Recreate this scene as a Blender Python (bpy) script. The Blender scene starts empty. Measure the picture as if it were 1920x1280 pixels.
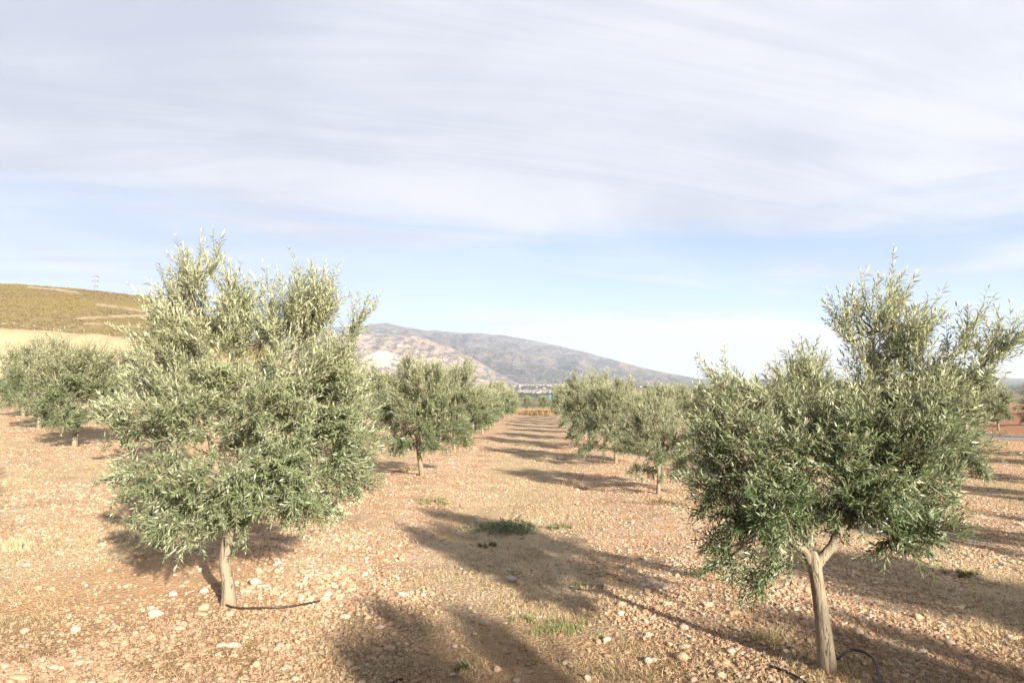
import bpy, math, random
import numpy as np
from mathutils import Vector, Matrix, Euler

random.seed(7)
rt = random.Random(5)
S = bpy.context.scene
COL = S.collection
R = math.radians

# ------------------------------------------------------------------ camera
CAM_Z = 1.65
F = 1280.0                      # focal length in pixels of the 1920 px photograph
cam_d = bpy.data.cameras.new('camera')
cam = bpy.data.objects.new('camera', cam_d); COL.objects.link(cam)
cam_d.sensor_width = 36.0
cam_d.lens = 36.0 * F / 1920.0
cam_d.clip_start = 0.05
cam_d.clip_end = 40000
cam.location = (0, 0, CAM_Z)
cam.rotation_euler = (R(90 + 4.65), 0, R(2.24))
S.camera = cam
CM = cam.rotation_euler.to_matrix()

def at(px, py, Y):
    """a photograph pixel seen at the world distance Y"""
    d = CM @ Vector(((px - 960) / F, (640 - py) / F, -1.0))
    t = Y / d.y
    return Vector((d.x * t, Y, CAM_Z + d.z * t))

# ------------------------------------------------------------------ world and sun
SUN_EL, SUN_AZ = 18.5, 148.0    # azimuth clockwise from +Y
w = bpy.data.worlds.new('World'); S.world = w; w.use_nodes = True
wt = w.node_tree; wt.nodes.clear()

class NT:
    """tiny node-tree writer"""
    def __init__(s, t, k=1.0): s.t = t; s.k = k      # k: reflectance scale of a material
    def n(s, kind, **kw):
        nd = s.t.nodes.new(kind)
        for k, v in kw.items(): setattr(nd, k, v)
        return nd
    def put(s, sock, v):
        if v is None: return
        if hasattr(v, 'is_output') or isinstance(v, bpy.types.NodeSocket): s.t.links.new(v, sock)
        else:
            if isinstance(v, (tuple, list)) and sock.type == 'RGBA' and len(v) == 3: v = (*[c * s.k for c in v], 1)
            sock.default_value = v
    def math(s, op, a, b=None, c=None, clamp=False):
        nd = s.n('ShaderNodeMath', operation=op, use_clamp=clamp)
        for i, v in enumerate((a, b, c)):
            if v is not None: s.put(nd.inputs[i], v)
        return nd.outputs[0]
    def mix(s, f, a, b, mode='MIX'):
        nd = s.n('ShaderNodeMix', data_type='RGBA', blend_type=mode)
        nd.clamp_factor = True
        s.put(nd.inputs[0], f); s.put(nd.inputs[6], a); s.put(nd.inputs[7], b)
        return nd.outputs[2]
    def noise(s, vec, scale, detail=3, rough=.55, dist=0.0):
        nd = s.n('ShaderNodeTexNoise')
        s.put(nd.inputs['Vector'], vec); nd.inputs['Scale'].default_value = scale
        nd.inputs['Detail'].default_value = detail; nd.inputs['Roughness'].default_value = rough
        nd.inputs['Distortion'].default_value = dist
        return nd.outputs['Fac']
    def vor(s, vec, scale, feature='F1', rnd=1.0):
        nd = s.n('ShaderNodeTexVoronoi', feature=feature)
        s.put(nd.inputs['Vector'], vec); nd.inputs['Scale'].default_value = scale
        nd.inputs['Randomness'].default_value = rnd
        return nd
    def step(s, v, a, b, lo=0.0, hi=1.0):
        nd = s.n('ShaderNodeMapRange', interpolation_type='SMOOTHSTEP')
        s.put(nd.inputs[0], v); 
        nd.inputs[1].default_value = a; nd.inputs[2].default_value = b
        nd.inputs[3].default_value = lo; nd.inputs[4].default_value = hi
        return nd.outputs[0]
    def ramp(s, v, stops):
        nd = s.n('ShaderNodeValToRGB'); s.put(nd.inputs[0], v)
        el = nd.color_ramp.elements
        while len(el) < len(stops): el.new(.5)
        for e, (p, c) in zip(el, stops): e.position = p; e.color = (*[q * s.k for q in c], 1)
        return nd.outputs[0]
    def vmul(s, v, k):
        nd = s.n('ShaderNodeVectorMath', operation='MULTIPLY'); s.put(nd.inputs[0], v)
        nd.inputs[1].default_value = k; return nd.outputs[0]
    def vadd(s, v, k):
        nd = s.n('ShaderNodeVectorMath', operation='ADD'); s.put(nd.inputs[0], v)
        s.put(nd.inputs[1], k); return nd.outputs[0]
    def xyz(s, v):
        nd = s.n('ShaderNodeSeparateXYZ'); s.put(nd.inputs[0], v); return nd.outputs
    def comb(s, x, y, z):
        nd = s.n('ShaderNodeCombineXYZ')
        for i, v in enumerate((x, y, z)): s.put(nd.inputs[i], v)
        return nd.outputs[0]

SKY_STRENGTH = 0.05
g = NT(wt)
wo = g.n('ShaderNodeOutputWorld'); bg = g.n('ShaderNodeBackground')
sky = g.n('ShaderNodeTexSky', sky_type='NISHITA')
sky.sun_disc = False; sky.sun_elevation = R(SUN_EL); sky.sun_rotation = R(SUN_AZ)
sky.altitude = 700; sky.air_density = 1.0; sky.dust_density = 0.6; sky.ozone_density = 1.5
tc = g.n('ShaderNodeTexCoord')
dx, dy, dz = g.xyz(tc.outputs['Generated'])[0:3]
el = g.math('MAXIMUM', dz, 0.0)
den = g.math('ADD', el, 0.10)
P = g.comb(g.math('DIVIDE', dx, den), g.math('DIVIDE', dy, den), 0.0)   # a cloud layer seen from below
# long streaks running from the lower right to the upper left
rot = g.n('ShaderNodeVectorRotate', rotation_type='Z_AXIS'); g.put(rot.inputs[0], P); rot.inputs['Angle'].default_value = R(-18)
streak = g.noise(g.vmul(rot.outputs[0], (0.38, 1.7, 1)), 1.1, 8, .64, .8)
broad = g.noise(g.vadd(P, (3.1, 1.7, 0.0)), 0.5, 4, .55, .4)
az = g.math('ARCTAN2', dx, dy)
tone = g.math('ADD', g.math('MULTIPLY', broad, .5), g.math('MULTIPLY', streak, .5))
# lower down the veil breaks up into flat bars with blue between them
pl = g.comb(g.math('MULTIPLY', az, 1.3), g.math('MULTIPLY', g.math('ADD', el, g.math('MULTIPLY', az, .055)), 11.0), 0.0)
bars = g.noise(g.vadd(pl, (4.3, 2.9, 0.0)), 1.6, 6, .55, .5)
el2 = g.math('ADD', el, g.math('MULTIPLY', g.math('SUBTRACT', bars, .5), .36))
veil = g.math('MAXIMUM', g.step(el2, .135, .29), g.math('MULTIPLY', g.step(bars, .46, .68), .9))
veil = g.math('MAXIMUM', veil, g.step(az, .15, -.45, .14, .66))
# a white bank low over the horizon
pb = g.comb(g.math('MULTIPLY', az, 4.0), g.math('MULTIPLY', el, 30.0), 0.0)
bankn = g.noise(pb, 1.1, 6, .55, .5)
azc = g.math('ABSOLUTE', g.math('COSINE', g.math('SUBTRACT', g.math('MULTIPLY', az, 2.2), .33)))
topl = g.math('ADD', g.math('MULTIPLY', g.math('POWER', azc, 2.0), .072), g.math('MULTIPLY', g.math('SUBTRACT', bankn, .5), .055))
topl = g.math('ADD', topl, 0.044)
bank = g.step(g.math('SUBTRACT', topl, el), -.004, .012)
K = 1.0 / SKY_STRENGTH
cl_hi = g.mix(g.step(tone, .38, .60), tuple(K * c for c in (.160, .170, .208)), tuple(K * c for c in (0.235, 0.239, 0.257)))
skyc = g.mix(1.0, sky.outputs[0], (.84, .90, 1.0), 'MULTIPLY')
c1 = g.mix(veil, skyc, cl_hi)
c2 = g.mix(g.math('MULTIPLY', bank, .92), c1, tuple(K * c for c in (0.269, 0.274, 0.279)))
g.put(bg.inputs[0], c2); bg.inputs[1].default_value = SKY_STRENGTH
wt.links.new(bg.outputs[0], wo.inputs[0])

sd = bpy.data.lights.new('sun', 'SUN'); sd.energy = 5.0; sd.angle = R(0.9); sd.color = (1.0, .89, .76)
sun = bpy.data.objects.new('sun', sd); COL.objects.link(sun)
to_sun = Vector((math.sin(R(SUN_AZ)) * math.cos(R(SUN_EL)), math.cos(R(SUN_AZ)) * math.cos(R(SUN_EL)), math.sin(R(SUN_EL))))
sun.rotation_euler = to_sun.to_track_quat('Z', 'Y').to_euler()
sun.location = to_sun * 60

S.view_settings.view_transform = 'Standard'
S.view_settings.look = 'None'
S.view_settings.gamma = 1.0
S.view_settings.use_curve_mapping = False
S.view_settings.exposure = 1.86
S.render.resolution_x, S.render.resolution_y = 1024, 682

# ------------------------------------------------------------------ helpers
def tag(o, label=None, cat=None, group=None, kind=None):
    if label: o['label'] = label
    if cat: o['category'] = cat
    if group: o['group'] = group
    if kind: o['kind'] = kind
    return o

def link(name, data, parent=None, mats=()):
    o = bpy.data.objects.new(name, data); COL.objects.link(o)
    if parent is not None: o.parent = parent
    if data is not None:
        for m in mats: data.materials.append(m)
    return o

def empty(name, loc, rz=0.0, sc=1.0):
    o = bpy.data.objects.new(name, None); COL.objects.link(o)
    o.location = loc; o.rotation_euler = (0, 0, rz); o.scale = (sc, sc, sc); o.empty_display_size = .2
    return o

def mesh_np(name, V, faces, mat_idx=None, smooth=False, attrs=None):
    """faces: list of int arrays (n,3) or (n,4)"""
    V = np.ascontiguousarray(V, dtype=np.float32)
    me = bpy.data.meshes.new(name)
    loops = np.concatenate([f.ravel() for f in faces]).astype(np.int32)
    sizes = np.concatenate([np.full(len(f), f.shape[1], np.int32) for f in faces])
    starts = np.concatenate([[0], np.cumsum(sizes)[:-1]]).astype(np.int32)
    me.vertices.add(len(V)); me.vertices.foreach_set('co', V.ravel())
    me.loops.add(len(loops)); me.loops.foreach_set('vertex_index', loops)
    me.polygons.add(len(sizes)); me.polygons.foreach_set('loop_start', starts)
    me.polygons.foreach_set('loop_total', sizes)
    if mat_idx is not None: me.polygons.foreach_set('material_index', mat_idx.astype(np.int32))
    if smooth is True: me.polygons.foreach_set('use_smooth', np.ones(len(sizes), bool))
    elif smooth is not False: me.polygons.foreach_set('use_smooth', smooth)
    for k, a in (attrs or {}).items():
        at_ = me.attributes.new(k, 'FLOAT', 'POINT'); at_.data.foreach_set('value', a.astype(np.float32))
    me.update(calc_edges=True)
    return me

def vnoise(x, y, seed=0):
    x = np.asarray(x, float); y = np.asarray(y, float)
    xi = np.floor(x); yi = np.floor(y); fx = x - xi; fy = y - yi
    def h(a, b):
        v = np.sin(a * 127.1 + b * 311.7 + seed * 74.7) * 43758.5453
        return v - np.floor(v)
    ux = fx * fx * (3 - 2 * fx); uy = fy * fy * (3 - 2 * fy)
    return (h(xi, yi) * (1 - ux) * (1 - uy) + h(xi + 1, yi) * ux * (1 - uy) + h(xi, yi + 1) * (1 - ux) * uy + h(xi + 1, yi + 1) * ux * uy)

def fbm(x, y, oct=4, seed=0):
    s = 0; a = .5; t = 0
    for i in range(oct):
        s = s + a * vnoise(x * 2 ** i, y * 2 ** i, seed + i * 3.3); t += a; a *= .5
    return s / t

def sstep(a, b, x):
    t = np.clip((np.asarray(x, float) - a) / (b - a), 0, 1); return t * t * (3 - 2 * t)

ROW0, PITCH = -2.44, 4.21
def rowdist(x):
    u = (np.asarray(x, float) - ROW0) / PITCH
    return np.abs(u - np.round(u)) * PITCH      # distance to the nearest tree row

def H(x, y):
    """height of the ground"""
    x = np.asarray(x, float); y = np.asarray(y, float)
    near = 1 - sstep(60, 110, np.hypot(x, y))
    z = .06 * np.exp(-(rowdist(x) / .75) ** 2) * near * (1 - sstep(17.2, 18, x))
    z = z + (.07 * (fbm(x * .6, y * .6, 3, 2) - .5) + .035 * (fbm(x * 2.3, y * 2.3, 3, 5) - .5)) * near
    z = z + np.where(x < -4, .055 * np.minimum(-x - 4, 60), 0) * (1 - sstep(200, 600, y)) 
    z = z + .9 * sstep(21, 34, x) * (1 - sstep(200, 500, y))
    far = np.maximum(y - 1100, 0)
    z = z + far * .0075 + np.maximum(y - 2600, 0) * .028
    z = z + 6 * (fbm(x * .002, y * .002, 3, 9) - .5) * sstep(400, 1500, y)
    return z
def h1(x, y): return float(H(x, y))

def mat(name, k=.62):
    m = bpy.data.materials.new(name); m.use_nodes = True
    t = m.node_tree; t.nodes.clear(); g = NT(t, k)
    o = g.n('ShaderNodeOutputMaterial'); b = g.n('ShaderNodeBsdfPrincipled')
    t.links.new(b.outputs[0], o.inputs[0])
    b.inputs['Specular IOR Level'].default_value = .3
    return m, g, b, o

def bump(g, b, h, strength, dist):
    bp = g.n('ShaderNodeBump'); bp.inputs['Strength'].default_value = strength
    bp.inputs['Distance'].default_value = dist
    g.put(bp.inputs['Height'], h); g.t.links.new(bp.outputs[0], b.inputs['Normal'])

# ------------------------------------------------------------------ materials
def m_leaf(name, top, top2, under, under2):
    m, g, b, o = mat(name, .78)
    a = g.n('ShaderNodeAttribute', attribute_name='var').outputs['Fac']
    oi = g.n('ShaderNodeObjectInfo').outputs['Random']
    geo = g.n('ShaderNodeNewGeometry')
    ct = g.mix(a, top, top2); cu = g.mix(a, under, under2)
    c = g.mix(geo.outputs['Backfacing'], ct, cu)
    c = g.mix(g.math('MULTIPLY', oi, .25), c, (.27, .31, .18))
    g.put(b.inputs['Base Color'], c)
    b.inputs['Roughness'].default_value = .42
    b.inputs['Specular IOR Level'].default_value = .5
    tr = g.n('ShaderNodeBsdfTranslucent'); g.put(tr.inputs[0], g.mix(.5, c, (.22, .30, .11)))
    ms = g.n('ShaderNodeMixShader'); ms.inputs[0].default_value = .22
    g.t.links.new(b.outputs[0], ms.inputs[1]); g.t.links.new(tr.outputs[0], ms.inputs[2])
    g.t.links.new(ms.outputs[0], o.inputs[0])
    return m
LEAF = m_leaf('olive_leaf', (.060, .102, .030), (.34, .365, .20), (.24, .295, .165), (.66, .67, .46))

m, g, b, o = mat('olive_bark', .54); BARK = m
oc = g.n('ShaderNodeTexCoord').outputs['Object']
n1 = g.noise(g.vmul(oc, (1, 1, .22)), 26, 5, .6, .4); n2 = g.noise(oc, 5, 3)
c = g.mix(n1, (.26, .21, .14), (.46, .39, .28)); c = g.mix(g.step(n2, .45, .75), c, (.35, .33, .24))
crack = g.step(g.noise(g.vmul(oc, (1, 1, .10)), 42, 3, .7, .8), .33, .42)
stain = g.step(g.noise(g.vmul(oc, (1, 1, .5)), 9, 4, .65), .50, .62)
c = g.mix(g.math('MULTIPLY', stain, .55), c, (.26, .20, .13))
c = g.mix(crack, (.13, .095, .06), c)
c = g.mix(g.step(g.xyz(oc)[2], .10, .0), c, (.40, .26, .15))
g.put(b.inputs['Base Color'], c); b.inputs['Roughness'].default_value = .85
bump(g, b, g.math('ADD', n1, g.math('MULTIPLY', crack, .5)), .9, .02)

m, g, b, o = mat('twig_bark'); TWIG = m
g.put(b.inputs['Base Color'], (.27, .235, .15)); b.inputs['Roughness'].default_value = .8

# ground
m, g, b, o = mat('orchard_soil', .64); SOIL = m
pos = g.n('ShaderNodeNewGeometry').outputs['Position']
X, Y_, Z_ = g.xyz(pos)[0:3]
u = g.math('DIVIDE', g.math('SUBTRACT', X, ROW0), PITCH)
rd = g.math('ABSOLUTE', g.math('SUBTRACT', g.math('FRACT', u), .5))      # 0 in an aisle's middle, .5 on a row
nA = g.noise(pos, .7, 4, .6); nB = g.noise(pos, 2.3, 4, .6); nC = g.noise(pos, 9, 4, .65); nD = g.noise(pos, 45, 3, .7)
v1 = g.vor(pos, 60); v2 = g.vor(pos, 140); v3 = g.vor(g.vadd(pos, (.3, .2, 0.0)), 31)
grain = g.xyz(v1.outputs['Color'])[0]; grain2 = g.xyz(v2.outputs['Color'])[1]; grain3 = g.xyz(v3.outputs['Color'])[0]
soil = g.mix(nC, (.36, .17, .065), (.62, .37, .17))
peb = g.ramp(grain, [(0, (.22, .105, .05)), (.25, (.46, .27, .14)), (.55, (.66, .46, .30)), (1, (.86, .74, .58))])
peb = g.mix(g.math('MULTIPLY', grain2, .6), peb, (.50, .31, .18))
pm = g.step(g.math('ADD', nB, g.math('MULTIPLY', grain, .30)), .50, .74)
c = g.mix(pm, soil, peb)
c = g.mix(g.math('MULTIPLY', g.step(grain3, .62, .72), pm), c, (.66, .52, .40))
# bare orange earth patches
patch = g.math('MULTIPLY', g.step(nA, .56, .68), g.step(nC, .35, .6))
c = g.mix(g.math('MULTIPLY', patch, .8), c, (.50, .265, .12))
# straw over the middle of the aisle
aisle = g.step(g.math('ADD', rd, g.math('MULTIPLY', g.math('SUBTRACT', nB, .5), .26)), .28, .12)
straw = g.mix(nD, (.32, .23, .105), (.80, .66, .42))
aw = g.math('MULTIPLY', aisle, g.step(nC, .30, .62))
c = g.mix(g.math('MULTIPLY', aw, .92), c, straw)
c = g.mix(g.math('MULTIPLY', g.step(nD, .58, .66), .6), c, (.17, .10, .05))
c = g.mix(g.math('MULTIPLY', g.step(g.noise(pos, 1.5, 5, .7), .52, .64), .45), c, (.30, .19, .10))
ox = g.math('DIVIDE', g.math('ADD', X, 3.35), 1.25); oy = g.math('DIVIDE', g.math('SUBTRACT', Y_, 6.1), 1.5)
ob = g.math('ADD', g.math('MULTIPLY', ox, ox), g.math('ADD', g.math('MULTIPLY', oy, oy), g.math('MULTIPLY', g.math('SUBTRACT', nB, .5), 2.2)))
c = g.mix(g.math('MULTIPLY', g.step(ob, 1.2, .35), .8), c, g.mix(nD, (.46, .25, .11), (.70, .46, .25)))
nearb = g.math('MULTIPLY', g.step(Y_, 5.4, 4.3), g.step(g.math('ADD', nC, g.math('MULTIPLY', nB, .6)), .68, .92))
c = g.mix(g.math('MULTIPLY', nearb, .75), c, g.mix(nD, (.16, .10, .05), (.34, .23, .12)))      # darker brown in noise patches over the nearest ground
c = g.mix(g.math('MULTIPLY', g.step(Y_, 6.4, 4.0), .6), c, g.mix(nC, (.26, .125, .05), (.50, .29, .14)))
# red field past the track on the right
c = g.mix(g.math('MULTIPLY', g.step(X, 6.0, 15.0), .5), c, g.mix(nC, (.36, .15, .06), (.62, .36, .19)))
red = g.step(X, 20.6, 21.4)
c = g.mix(g.math('MULTIPLY', red, .85), c, g.mix(nB, (.36, .15, .07), (.46, .23, .12)))
# fields and scrub far off
dist = g.math('SQRT', g.math('ADD', g.math('MULTIPLY', X, X), g.math('MULTIPLY', Y_, Y_)))
ff = g.step(dist, 80, 130)
fn = g.noise(pos, .012, 4, .6); fn2 = g.vor(g.vmul(pos, (1, .45, 1)), .006); fc = g.xyz(fn2.outputs['Color'])[0]
field = g.ramp(fc, [(0, (.20, .15, .08)), (.3, (.27, .20, .12)), (.55, (.12, .13, .06)), (.8, (.33, .25, .16)), (1, (.16, .15, .07))])
field = g.mix(g.step(fn, .45, .6), field, (.085, .10, .05))
c = g.mix(ff, c, field)
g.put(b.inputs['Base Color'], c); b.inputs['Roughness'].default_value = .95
hh = g.math('ADD', g.math('MULTIPLY', g.math('SUBTRACT', 1.0, v1.outputs['Distance']), g.math('MULTIPLY', pm, .8)),
            g.math('ADD', g.math('MULTIPLY', nC, 1.2), g.math('MULTIPLY', nD, .5)))
hh = g.math('ADD', hh, g.math('MULTIPLY', g.math('SUBTRACT', 1.0, v3.outputs['Distance']), .9))
bump(g, b, hh, .8, .018)

def m_stone(name, cols):
    m, g, b, o = mat(name)
    oi = g.n('ShaderNodeObjectInfo').outputs['Random']
    oc = g.n('ShaderNodeTexCoord').outputs['Object']
    n = g.noise(oc, 3.0, 4, .65)
    c = g.ramp(oi, cols)
    lx, ly, lz = g.xyz(g.n('ShaderNodeObjectInfo').outputs['Location'])[0:3]
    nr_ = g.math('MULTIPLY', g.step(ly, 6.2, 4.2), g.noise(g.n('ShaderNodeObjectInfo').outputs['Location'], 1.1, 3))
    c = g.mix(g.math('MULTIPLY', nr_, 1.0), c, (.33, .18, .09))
    c = g.mix(g.math('MULTIPLY', g.step(n, .45, .8), .45), c, (.46, .27, .15))
    c = g.mix(g.math('MULTIPLY', g.noise(oc, 11, 3, .6), .3), c, (.72, .64, .54))
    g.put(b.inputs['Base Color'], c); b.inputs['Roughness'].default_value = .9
    bump(g, b, n, .4, .01)
    return m
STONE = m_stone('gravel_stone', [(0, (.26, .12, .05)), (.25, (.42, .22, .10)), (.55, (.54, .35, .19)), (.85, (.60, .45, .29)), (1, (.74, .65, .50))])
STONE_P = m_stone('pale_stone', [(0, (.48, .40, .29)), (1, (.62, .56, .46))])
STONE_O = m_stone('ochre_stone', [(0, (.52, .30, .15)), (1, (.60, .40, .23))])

def m_var(name, a_, b_, rough=.8, transl=0.0):
    m, g, b, o = mat(name)
    a = g.n('ShaderNodeAttribute', attribute_name='var').outputs['Fac']
    c = g.mix(a, a_, b_); g.put(b.inputs['Base Color'], c); b.inputs['Roughness'].default_value = rough
    return m
STRAW = m_var('dry_straw', (.34, .24, .11), (.74, .60, .36))
GREEN = m_var('weed_green', (.10, .125, .045), (.30, .31, .13))
ORNG = m_var('orange_dry_grass', (.28, .17, .08), (.46, .32, .16))
LITTER = m_var('leaf_litter', (.17, .10, .05), (.48, .36, .22))

m, g, b, o = mat('black_plastic'); PLASTIC = m
g.put(b.inputs['Base Color'], g.mix(g.noise(g.n('ShaderNodeTexCoord').outputs['Object'], 40, 3), (.016, .016, .018), (.06, .05, .045)))
b.inputs['Roughness'].default_value = .45

def m_plain(name, col, rough=.8, metal=0.0, nz=0.0, scale=3.0):
    m, g, b, o = mat(name, .64)
    oc = g.n('ShaderNodeTexCoord').outputs['Object']
    n = g.noise(oc, scale, 4, .6)
    g.put(b.inputs['Base Color'], g.mix(n, tuple(c * (1 - nz) for c in col), tuple(min(1, c * (1 + nz)) for c in col)))
    b.inputs['Roughness'].default_value = rough; b.inputs['Metallic'].default_value = metal
    return m

# ------------------------------------------------------------------ ground sheet
def geo_lines(lo, fine_lo, fine_hi, hi, st, grow):
    a = list(np.arange(fine_lo, fine_hi, st))
    s = st; v = fine_hi
    while v < hi: a.append(v); s *= grow; v += s
    a.append(hi)
    s = st; v = fine_lo; pre = []
    while v > lo: s *= grow; v -= s; pre.append(max(v, lo))
    return np.array(pre[::-1] + a)
gx = geo_lines(-9000, -5.5, 5.5, 9000, .05, 1.055)
gy = geo_lines(-400, 2.6, 11.5, 9000, .05, 1.045)
GX, GY = np.meshgrid(gx, gy)
GZ = H(GX, GY)
nx, ny = len(gx), len(gy)
idx = np.arange(nx * ny).reshape(ny, nx)
q = np.stack([idx[:-1, :-1], idx[:-1, 1:], idx[1:, 1:], idx[1:, :-1]], -1).reshape(-1, 4)
me = mesh_np('ground', np.stack([GX, GY, GZ], -1).reshape(-1, 3), [q], smooth=True)
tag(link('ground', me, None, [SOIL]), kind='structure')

# dirt track along the right edge of the orchard
TRK = m_plain('track_dust', (.30, .27, .25), .9, 0, .12, .8)
ty = np.concatenate([np.arange(-10, 60, .7), np.arange(60, 200, 5)])
tx = np.array([18.3, 18.9, 19.7, 20.5])
TX, TY = np.meshgrid(tx, ty); TX = TX + .12 * np.sin(TY * .3)
TZ = H(TX, TY) + .012
i2 = np.arange(TX.size).reshape(TX.shape)
q = np.stack([i2[:-1, :-1], i2[:-1, 1:], i2[1:, 1:], i2[1:, :-1]], -1).reshape(-1, 4)
tag(link('dirt_track', mesh_np('dirt_track', np.stack([TX, TY, TZ], -1).reshape(-1, 3), [q], smooth=True), None, [TRK]), kind='structure')

# ------------------------------------------------------------------ far terrain built on rays of distance
def ray_sheet(name, us, Ds, zf, material):
    U, D = np.meshgrid(np.asarray(us, float), np.asarray(Ds, float))
    Xw = (U - 1010) / F * D
    Z = zf(U, D, Xw)
    i2 = np.arange(U.size).reshape(U.shape)
    q = np.stack([i2[:-1, :-1], i2[:-1, 1:], i2[1:, 1:], i2[1:, :-1]], -1).reshape(-1, 4)
    me = mesh_np(name, np.stack([Xw, D, Z], -1).reshape(-1, 3), [q], smooth=True)
    return link(name, me, None, [material])
HZ = 744.0
def zpix(y, D): return CAM_Z + (HZ - y) / F * D

# mountain
m, g, b, o = mat('mountain_scrub', .68); MOUNT = m
pos = g.n('ShaderNodeNewGeometry').outputs['Position']; mz = g.xyz(pos)[2]
na = g.noise(g.vmul(pos, (1, .5, 2.2)), .0011, 5, .6, .5); nb = g.noise(g.vmul(pos, (1, .4, 2.5)), .0045, 6, .65, .6)
nc = g.noise(g.vmul(pos, (1, .5, 1.6)), .016, 5, .65)
c = g.mix(g.step(nb, .36, .64), (.085, .085, .10), (.265, .235, .21))
c = g.mix(g.math('MULTIPLY', g.step(na, .50, .60), g.step(mz, 620, 420)), c, (.33, .25, .18))
c = g.mix(g.math('MULTIPLY', g.step(nb, .52, .60), g.step(mz, 330, 230)), c, (.095, .115, .075))
c = g.mix(g.math('MULTIPLY', g.step(nc, .57, .68), .6), c, (.42, .36, .31))
c = g.mix(g.math('MULTIPLY', g.step(nc, .40, .32), .8), c, (.065, .07, .065))
g.put(b.inputs['Base Color'], c); b.inputs['Roughness'].default_value = 1
bump(g, b, g.math('ADD', nb, g.math('MULTIPLY', nc, .6)), 1.0, 110)
pu = [-200, 300, 480, 560, 640, 685, 700, 716, 728, 745, 765, 800, 815, 840, 870, 900, 950, 1000, 1050, 1100, 1150, 1200, 1250, 1300, 1340, 1420, 1600, 2200]
pv = [690, 640, 622, 616, 611, 608, 606, 604, 605, 609.5, 613, 619, 618, 621.5, 624, 624, 629, 638, 649, 661, 675, 689, 700, 709, 716, 722, 732, 742]
def mz_f(U, D, Xw):
    s = (D - 4700) / (9300 - 4700)
    ridge = np.interp(U, pu, pv)
    base = 724.0
    zr = zpix(ridge, 9300.); zb = zpix(base, 4700.) - 10
    t = np.clip(s, 0, 1)
    prof = .22 * t + .78 * t ** 1.35
    z = zb + (zr - zb) * prof
    xx = Xw / 1000.; yy = D / 1000.
    rid = 1 - np.abs(2 * fbm(xx * 1.3 + yy * .25, yy * .55, 5, 4) - 1)
    rid2 = 1 - np.abs(2 * fbm(xx * 4.2 + yy, yy * 1.6, 4, 8) - 1)
    amp = np.clip(np.sin(np.pi * np.clip(t, 0, 1)), 0, 1) ** .8
    scale_ = np.clip((zr - zb) / 800., .08, 1)
    z = z + (rid - .75) * 420 * amp * scale_ + (rid2 - .75) * 260 * amp * scale_
    z = z + 9 * (fbm(xx * 6, yy * 3, 3, 6) - .5) * sstep(.9, 1, s) * scale_
    z = np.where(s > 1, zr - (s - 1) * 1500, z)
    return z
tag(ray_sheet('mountain', np.arange(-200, 2200, 5), np.concatenate([np.linspace(4700, 9300, 130), [9600, 10400]]), mz_f, MOUNT), kind='structure')

# nearer rocky spur with the quarry
m, g, b, o = mat('bare_rock', .80); ROCK = m
pos = g.n('ShaderNodeNewGeometry').outputs['Position']; rx_, ry_, rz_ = g.xyz(pos)[0:3]
na = g.noise(g.vmul(pos, (1, .6, 1)), .006, 5, .65, .8); nb = g.noise(pos, .02, 6, .7)
c = g.mix(g.step(na, .35, .65), (.22, .18, .155), (.42, .325, .26))
c = g.mix(g.step(nb, .50, .57), c, (.11, .105, .095))
c = g.mix(g.math('MULTIPLY', g.step(nb, .40, .33), .9), c, (.52, .44, .36))
rx2 = g.math('DIVIDE', rx_, ry_)                   # quarry faces, on the ground that lies there
qn = g.math('MULTIPLY', g.math('SUBTRACT', g.math('ADD', na, g.math('MULTIPLY', nb, .6)), .8), 420.0)
def spot(cx, cy, rx, ry):
    a = g.math('DIVIDE', g.math('ADD', g.math('SUBTRACT', rx_, cx), qn), rx); c_ = g.math('DIVIDE', g.math('SUBTRACT', rz_, cy), ry)
    return g.step(g.math('ADD', g.math('MULTIPLY', a, a), g.math('MULTIPLY', c_, c_)), 1.1, .8)
qq = g.math('MAXIMUM', spot(-1000, 240, 120, 62), spot(-700, 222, 75, 36))
c = g.mix(qq, c, g.mix(nb, (.46, .37, .27), (.66, .57, .45)))
g.put(b.inputs['Base Color'], c); b.inputs['Roughness'].default_value = 1
bump(g, b, g.math('ADD', na, g.math('MULTIPLY', nb, .5)), 1.0, 30)
su = [300, 520, 600, 660, 700, 740, 772, 790, 830, 850, 880, 905, 930, 960, 985]
sv = [640, 634, 628, 626, 624, 627, 627, 632, 645, 655, 668, 682, 697, 712, 724]
def rk_f(U, D, Xw):
    s = (D - 3700) / (4900 - 3700)
    zr = zpix(np.interp(U, su, sv), 4900.); zb = zpix(727, 3700.) - 30
    t = np.clip(s, 0, 1)
    z = zb + (zr - zb) * (.35 * t + .65 * t ** 1.2)
    xx = Xw / 1000.; yy = D / 1000.
    rid = 1 - np.abs(2 * fbm(xx * 3.2 + yy * .8, yy * 1.2, 5, 14) - 1)
    amp = np.sin(np.pi * t) ** .7 * np.clip((zr - zb) / 300., 0, 1)
    z = z + (rid - .72) * 190 * amp
    z = z + 22 * (fbm(xx * 14, yy * 6, 3, 16) - .5) * np.clip((zr - zb) / 300., 0, 1)
    return np.where(s > 1, zr - (s - 1) * 1600, z)
tag(ray_sheet('rocky_hill', np.arange(300, 990, 2.5), np.concatenate([np.linspace(3700, 4900, 90), [5000, 5300]]), rk_f, ROCK), kind='structure')

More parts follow.
